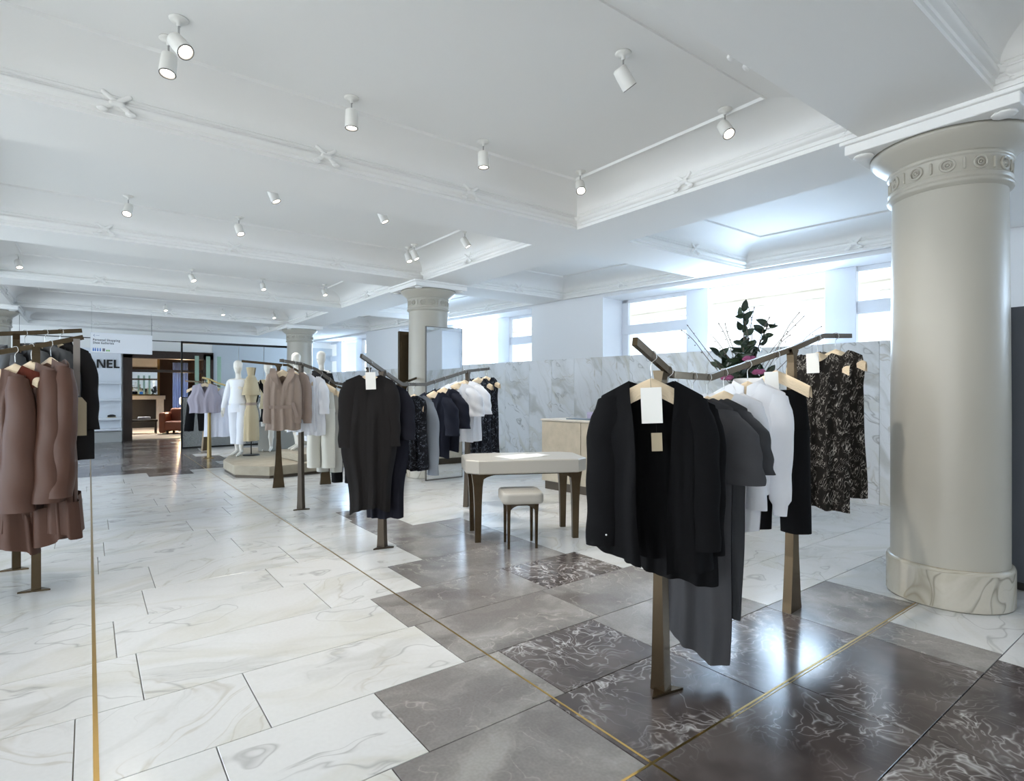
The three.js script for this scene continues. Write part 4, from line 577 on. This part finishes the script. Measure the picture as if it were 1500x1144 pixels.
  mc.update(); const n = mc.count, P = new Float32Array(n * 3); for (let i = 0; i < n; i++) for (let a = 0; a < 3; a++) P[i * 3 + a] = O[a] + S[a] * mc.positionArray[i * 3 + a];
  let g = new THREE.BufferGeometry(); g.setAttribute('position', new THREE.BufferAttribute(P, 3)); g = mergeVertices(g, 1e-5); g.computeVertexNormals(); g.setAttribute('uv', new THREE.Float32BufferAttribute(new Float32Array(g.attributes.position.count * 2), 2)); return g;
}
const figA = figure(), figB = figure({ stride: 0.1, el: [0.27, 1.14, -0.06], wr: [0.2, 0.95, 0.09] });
// clothes for the figures, built round the body
const legTube = (s, o) => sheet(20, 16, (u, v) => { const a = u * Math.PI * 2, r = lerp(o.r0, o.r1, v), y = lerp(0.95, o.y1, v); return [s * lerp(0.09, 0.085, v) + Math.cos(a) * r, y, o.z * s * v + 0.0 + Math.sin(a) * r * 1.05 + 0.006 * Math.sin(v * 14 + s)]; });
const hips = (r, y0, y1) => sheet(30, 8, (u, v) => { const a = u * Math.PI * 2, q = lerp(0.125, r, ss(0, 0.6, v)); return [Math.cos(a) * q * 1.25, lerp(y0, y1, v), Math.sin(a) * q - 0.01]; });
const bodice = (y0, y1, w0, w1, d0, d1, wave = 0) => sheet(40, 16, (u, v) => { const a = u * Math.PI * 2, w = lerp(w0, w1, v) - 0.035 * Math.sin(Math.PI * v), d = lerp(d0, d1, v), k = 1 + wave * v * Math.sin(a * 9); return [Math.cos(a) * w * k, lerp(y0, y1, v) - 0.035 * Math.pow(Math.abs(Math.cos(a)), 6) * (1 - v), Math.sin(a) * d * k + 0.012]; });
const arm = (s, el, wr, r0, r1) => merge([sheet(16, 10, (u, v) => { const a = u * Math.PI * 2, r = lerp(r0, r0 * 0.9, v); return [lerp(s * 0.165, el[0], v) + Math.cos(a) * r, lerp(1.4, el[1], v), lerp(-0.01, el[2], v) + Math.sin(a) * r]; }), sheet(16, 10, (u, v) => { const a = u * Math.PI * 2, r = lerp(r0 * 0.9, r1, v); return [lerp(el[0], wr[0], v) + Math.cos(a) * r, lerp(el[1], wr[1], v), lerp(el[2], wr[2], v) + Math.sin(a) * r]; })]);
const EL = [0.26, 1.12, -0.03], WR = [0.27, 0.9, 0.05], ELl = [-0.25, 1.12, -0.02], WRl = [-0.26, 0.9, 0.06];
function mannequin(px, py, H, label, geo, dress, turn) { const p = py < 20 ? at(px, 0, py) : fl(px, py, H), g = thing('mannequin', label, 'mannequin', 'white mannequins on the plinth', [p.x, H, p.z], face(p, turn)); part('figure', geo, M.mannequin, g); dress(g); return g; }
mannequin(349, 667, PH, 'white mannequin in white blouse and trousers beside the trench coat', figA, g => { part('blouse', bodice(1.43, 0.98, 0.165, 0.17, 0.1, 0.135), C.white, g); for (const s of [-1, 1]) part('sleeve', arm(s, s > 0 ? EL : ELl, s > 0 ? WR : WRl, 0.06, 0.04), C.white, g); part('trousers', merge([hips(0.14, 1.0, 0.82), legTube(-1, { r0: 0.1, r1: 0.085, y1: 0.22, z: 0.05 }), legTube(1, { r0: 0.1, r1: 0.085, y1: 0.22, z: 0.05 })]), C.white2, g); }, -30);
mannequin(393, 661, PH, 'white mannequin in beige jacket and short black skirt, bare legs', figB, g => { part('jacket', bodice(1.44, 0.86, 0.18, 0.17, 0.115, 0.145), C.beige, g); for (const s of [-1, 1]) part('sleeve', arm(s, s > 0 ? [0.27, 1.14, -0.06] : ELl, s > 0 ? [0.2, 0.97, 0.09] : WRl, 0.065, 0.045), C.black, g); part('skirt', bodice(0.98, 0.6, 0.16, 0.17, 0.13, 0.14), C.black, g); part('lapel', lapels({ neck: 0.07, len: 0.4 }).translate(0, 1.42, 0.05), C.black, g); }, -18);
mannequin(434, 10.45, PH + 0.132, 'white mannequin in a pale top behind the racks', figA, g => { part('top', bodice(1.43, 0.9, 0.17, 0.175, 0.105, 0.14), C.cream, g); for (const s of [-1, 1]) part('sleeve', arm(s, s > 0 ? EL : ELl, s > 0 ? WR : WRl, 0.06, 0.045), C.cream, g); part('skirt', bodice(0.98, 0.35, 0.16, 0.2, 0.13, 0.17, 0.03), C.cream, g); }, -45);
mannequin(471, 10.1, PH + 0.132, 'white mannequin in a dark grey sweater, tallest behind the racks', figA, g => { part('sweater', bodice(1.45, 0.88, 0.19, 0.18, 0.12, 0.145), C.slate, g); for (const s of [-1, 1]) part('sleeve', arm(s, s > 0 ? EL : ELl, s > 0 ? WR : WRl, 0.068, 0.05), C.slate, g); part('trousers', merge([hips(0.14, 0.95, 0.8), legTube(-1, { r0: 0.1, r1: 0.08, y1: 0.15, z: 0.05 }), legTube(1, { r0: 0.1, r1: 0.08, y1: 0.15, z: 0.05 })]), C.black, g); }, -50);
{ const p = fl(368, 667, PH), g = thing('trench_coat', 'beige trench coat with cape collar on a stand between two mannequins', 'coat', null, [p.x, PH, p.z], face(p, 68));
  part('coat_body', sheet(44, 24, (u, v) => { const a = u * Math.PI * 2, w = lerp(0.17, 0.2, v) - 0.06 * Math.exp(-Math.pow((v - 0.38) / 0.12, 2)), k = 1 + 0.07 * v * Math.sin(a * 7 + 1); return [Math.cos(a) * w * k, lerp(1.42, 0.28, v), Math.sin(a) * w * 0.6 * k]; }), C.beige, g);
  part('cape', sheet(36, 8, (u, v) => { const a = u * Math.PI * 2, w = lerp(0.07, 0.23, Math.pow(v, 0.6)); return [Math.cos(a) * w, lerp(1.52, 1.14, v), Math.sin(a) * w * 0.65]; }), C.beige, g); part('collar', sheet(28, 5, (u, v) => { const a = u * Math.PI * 1.8 + 0.3 + Math.PI / 2, w = lerp(0.075, 0.11, v); return [Math.cos(a) * w, lerp(1.5, 1.66, v), Math.sin(a) * w * 0.75]; }), C.beige, g);
  part('belt', sheet(28, 2, (u, v) => { const a = u * Math.PI * 2; return [Math.cos(a) * 0.135, 1.0 - 0.05 * v, Math.sin(a) * 0.09]; }), C.taupe, g); part('stand', merge([new THREE.CylinderGeometry(0.012, 0.012, 1.3, 10).translate(0, 0.65, 0), new THREE.CylinderGeometry(0.14, 0.15, 0.02, 28).translate(0, 0.01, 0)]), M.blackMetal, g); }

// ---------- the far end ----------
{ const bw = struct('wall_far', merge([box(XL, 0.77, 0, HC + 0.3, ZB - 0.3, ZB), box(0.77, 2.8, 2.55, HC + 0.3, ZB - 0.3, ZB), box(2.8, 8, 0, HC + 0.3, ZB - 0.3, ZB)]), M.plaster, 'far wall of the hall with the dark portal', 'wall');
  for (let x = 3.05; x < 6.2; x += 0.75) part('wall_panel', rbox(x, x + 0.73, 0.1, 2.9, ZB, ZB + 0.02, 0.004), M.plasterGrey ??= std({ color: '#bfc6cb', roughness: 0.6 }), bw);
  const d = struct('door_1', null, null, 'dark wood portal to the next room', 'doorway'); d.position.set(0.87, 0, ZB);
  part('jamb', box(-0.1, 0.12, 0, 2.55, -0.35, 0.06), M.darkwood, d); part('jamb', box(1.93, 2.2, 0, 2.55, -0.35, 0.06), M.darkwood, d); part('lintel', box(-0.1, 2.2, 2.38, 2.6, -0.35, 0.06), M.darkwood, d); part('transom_bar', box(0.12, 1.93, 1.98, 2.06, -0.2, -0.15), M.darkwood, d);
  // room beyond
  const room = struct('wall_beyond', merge([box(-2.5, 4.5, 0, 3.2, ZB - 7.2, ZB - 7), box(-2.7, -2.5, 0, 3.2, ZB - 7.2, ZB - 0.3), box(4.5, 4.7, 0, 3.2, ZB - 7.2, ZB - 0.3), box(-2.7, 4.7, 3.2, 3.4, ZB - 7.2, ZB - 0.3)]), std({ color: '#4a3b33', roughness: 0.6 }), 'dark walls of the room beyond the portal', 'wall');
  part('floor_beyond', box(-2.5, 4.5, -0.02, 0.004, ZB - 7, ZB - 0.3), std({ color: '#a79c90', roughness: 0.5 }), room);
  const fp = thing('fireplace', 'fireplace with pale stone surround under a tall mirror in the next room', 'fireplace', null, [1.55, 0.004, ZB - 6.7]); part('surround', merge([box(-0.8, -0.55, 0, 1.1, -0.04, 0.25), box(0.55, 0.8, 0, 1.1, -0.05, 0.25), box(-0.85, 0.85, 1.1, 1.25, -0.05, 0.3)]), M.stone, fp); part('hearth', box(-0.55, 0.55, 0, 1.1, -0.05, 0.02), M.black, fp);
  const mi = thing('mirror', 'tall mirror above the fireplace in the next room', 'mirror', null, [1.55, 1.26, ZB - 6.9]); part('glass', box(-0.62, 0.62, 0.04, 1.75, -0.02, 0), M.mirror, mi); part('frame', merge([box(-0.7, -0.62, 0, 1.82, -0.03, 0.03), box(0.62, 0.7, 0, 1.82, -0.03, 0.03), box(-0.7, 0.7, 1.75, 1.82, -0.03, 0.03), box(-0.7, 0.7, 0, 0.04, -0.03, 0.03)]), M.railBrass, mi);
  const cu = thing('curtain', 'blue curtain hanging in the next room', 'curtain', null, [2.75, 0, ZB - 5]); part('drape', sheet(40, 4, (u, v) => [u * 0.5 - 0.25, 2.5 - v * 2.45, 0.03 * Math.sin(u * 40)]), cloth('#5c6f9d'), cu); part('rod', box(-0.35, 0.35, 2.5, 2.53, -0.015, 0.015), M.blackMetal, cu);
  const so = thing('sofa', 'brown leather sofa in the next room', 'sofa', null, [2.75, 0, ZB - 2.3], -0.35), lm = std({ color: '#7a4530', roughness: 0.5 }); part('seat', rbox(-0.7, 0.7, 0.12, 0.42, -0.4, 0.4, 0.06), lm, so); part('backrest', rbox(-0.7, 0.7, 0.3, 0.85, -0.5, -0.3, 0.08), lm, so); for (const s of [-1, 1]) part('arm', rbox(s * 0.75 - 0.1, s * 0.75 + 0.1, 0.05, 0.72, -0.48, 0.42, 0.07), lm, so); for (const x of [-0.6, 0.6]) for (const z of [-0.4, 0.34]) part('foot', box(x - 0.03, x + 0.03, 0.004, 0.13, z - 0.03, z + 0.03), M.black, so);
  const be = thing('bench', 'black bench with a folded cloth in the next room', 'bench', null, [1.4, 0.004, ZB - 3.0]); part('seat', rbox(-0.45, 0.45, 0.4, 0.47, -0.22, 0.22, 0.02), M.black, be); for (const x of [-0.4, 0.4]) for (const z of [-0.18, 0.18]) part('leg', box(x - 0.02, x + 0.02, 0, 0.4, z - 0.02, z + 0.02), M.black, be); part('folded_cloth', rbox(-0.1, 0.25, 0.47, 0.56, -0.15, 0.15, 0.02), C.blueGrey, be);
  const la = thing('table_lamp', 'small lit lamp standing in the next room', 'lamp', null, [2.65, 0.004, ZB - 3.6]); part('stand', lathe([[0, 0], [0.12, 0], [0.12, 0.02], [0.015, 0.03], [0.015, 0.95], [0, 0.95]], 20), M.blackMetal, la); part('lamp_shade', lathe([[0.06, 0.95], [0.09, 1.0], [0.085, 1.15], [0.05, 1.2], [0, 1.21]], 20), std({ color: '#fff1dc', emissive: '#ffe2b8', emissiveIntensity: 2.5, side: THREE.DoubleSide }), la); const pl = new THREE.PointLight('#ffdcae', 8, 0, 2); pl.position.set(2.65, 1.1, ZB - 3.3); pl.castShadow = true; scene.add(pl);
}
{ // ceiling lights of the next room
  for (const x of [0, 2.4]) { const g = thing('recessed_downlight', x ? 'recessed ceiling light over the brown sofa' : 'recessed ceiling light over the bench', 'light', 'ceiling lights of the next room', [x, 3.199, ZB - 3.5]); part('rim', new THREE.TorusGeometry(0.1, 0.012, 8, 24).rotateX(Math.PI / 2), M.lampWhite, g); part('disc', new THREE.CylinderGeometry(0.095, 0.095, 0.006, 24), M.lens, g); const L = new THREE.SpotLight(SPOT, 40, 0, 1.1, 0.8, 2); L.position.set(x, 3.15, ZB - 3.5); L.target.position.set(x, 0, ZB - 3.5); L.castShadow = true; scene.add(L, L.target); }
}
{ // white shelves with the brand name
  const X0 = -0.8, X1 = 0.73, z = ZB + 0.35, g = thing('shelf_unit', 'white wall shelves under black capital letters', 'shelves', null, [0, 0, ZB]);
  part('back_panel', box(X0, X1, 0, 2.62, 0.001, 0.05), M.frame, g); part('plinth', box(X0, X1, 0, 0.3, 0.05, 0.3), std({ color: '#aeb0af', roughness: 0.4 }), g);
  for (const y of [0.32, 0.62, 1.15, 1.62]) part('shelf', rbox(X0, X1, y, y + 0.06, 0.05, 0.4, 0.005), M.frame, g); for (const x of [X0, X1 - 0.03]) part('side_panel', box(x, x + 0.03, 0.3, 2.62, 0.05, 0.12), M.frame, g);
  const font = await new FontLoader().loadAsync('fonts/droid/droid_sans_bold.typeface.json'); const word = 'CHANEL'; let x = 0.69;
  for (const ch of [...word].reverse()) { const t = new TextGeometry(ch, { font, size: 0.3, depth: 0.02, curveSegments: 6 }); t.computeBoundingBox(); const b = t.boundingBox, k = 0.235 / (b.max.y - b.min.y); t.translate(-b.max.x, -b.min.y, 0).scale(k, k, 1); const m = part('letter', t, M.black, g); m.position.set(x, 2.07, 0.051); x -= (b.max.x - b.min.x) * k + 0.055; }
  const s = thing('shoe', 'small dark shoe on the lower white shelf', 'shoe', null, [0.5, 0.681, ZB + 0.25], 0.4); part('upper', new THREE.SphereGeometry(0.05, 14, 10).scale(2.2, 0.9, 0.8).translate(0, 0.045, 0), M.black, s); part('sole', rbox(-0.11, 0.11, 0, 0.02, -0.035, 0.035, 0.008), M.kraft, s);
}
{ // hanging direction sign
  const cv = document.createElement('canvas'); cv.width = 1024; cv.height = 320; const c = cv.getContext('2d'); c.fillStyle = '#eceef2'; c.fillRect(0, 0, 1024, 320); c.fillStyle = '#3c4a86'; c.strokeStyle = '#3c4a86'; c.lineWidth = 5; c.beginPath(); c.moveTo(62, 28); c.lineTo(42, 44); c.lineTo(62, 60); c.stroke(); c.fillRect(76, 42, 60, 3);
  c.fillStyle = '#2a2c33'; c.font = 'bold 50px sans-serif'; c.fillText('Personal Shopping', 30, 132); c.fillText('Shoe Galleries', 30, 180);
  c.fillStyle = '#2f6fc0'; for (const x of [40, 72, 110, 150]) { c.beginPath(); c.arc(x, 254, 9, 0, 7); c.fill(); c.fillRect(x - 10, 264, 20, 34); } c.fillStyle = '#7a7480'; c.fillRect(186, 250, 42, 48); c.fillStyle = '#6fb04a'; for (const x of [258, 292]) c.fillRect(x - 12, 272, 24, 24);
  const tx = new THREE.CanvasTexture(cv); tx.colorSpace = THREE.SRGBColorSpace; const p0 = at(133, 488, 12.6), p1 = at(225, 488, 12.6), w = 1.14, hgt = 0.44, mid = p0.clone().add(p1).multiplyScalar(0.5);
  const g = thing('hanging_sign', 'white hanging direction sign with two lines of black lettering', 'sign', null, [mid.x, 2.255, mid.z], face(mid, 6)); part('board', rbox(-w / 2, w / 2, 0, hgt, -0.02, 0.02, 0.004), std({ color: '#dfe2e8', roughness: 0.5 }), g); part('print', new THREE.PlaneGeometry(w - 0.01, hgt - 0.01).translate(0, hgt / 2, 0.0205), std({ map: tx, roughness: 0.6 }), g); for (const x of [-0.55, 0.55]) part('wire', new THREE.CylinderGeometry(0.002, 0.002, HC - 2.255 - hgt, 6).translate(x, hgt + (HC - 2.255 - hgt) / 2, 0), M.hook, g);
}
{ // black framed mesh screen
  const g = thing('mesh_screen', 'black steel framed screen with speckled metal mesh', 'screen', null, [1.81, 0, -16]); const W = 2.9, H = 2.65, f = 0.035;
  part('frame', merge([box(0, f, 0, H, -f, f), box(W - f, W, 0, H, -f, f), box(0, W, H - f * 1.5, H, -f, f), box(0, W, 0, f, -f, f)]), M.blackMetal, g); part('mesh', box(f, W - f, f, 1.25, -0.004, 0.004), std({ map: rep(T.mesh, 2, 1), metalness: 0.5, roughness: 0.45 }), g); part('mid_rail', box(f, W - f, 1.25, 1.27, -0.01, 0.01), M.blackMetal, g);
  for (const x of [0.3, 0.55, 0.8]) part('glass_strip', box(x, x + 0.09, 1.28, 2.3, -0.006, 0.006), phy({ color: '#bcd8c8', roughness: 0.1, transmission: 0.5, thickness: 0 }), g);
  const r = thing('curtain_rod', 'thin black rod running from the screen over the portal', 'rod', null, [0, 2.62, -16]); part('rod', box(-1.4, 1.81, 0, 0.02, -0.01, 0.01), M.blackMetal, r); for (const x of [-1.2, 1.2]) part('hanger_wire', box(x, x + 0.006, 0.02, HS - 2.62, -0.003, 0.003), M.blackMetal, r);
}
renderer.render(scene, camera);
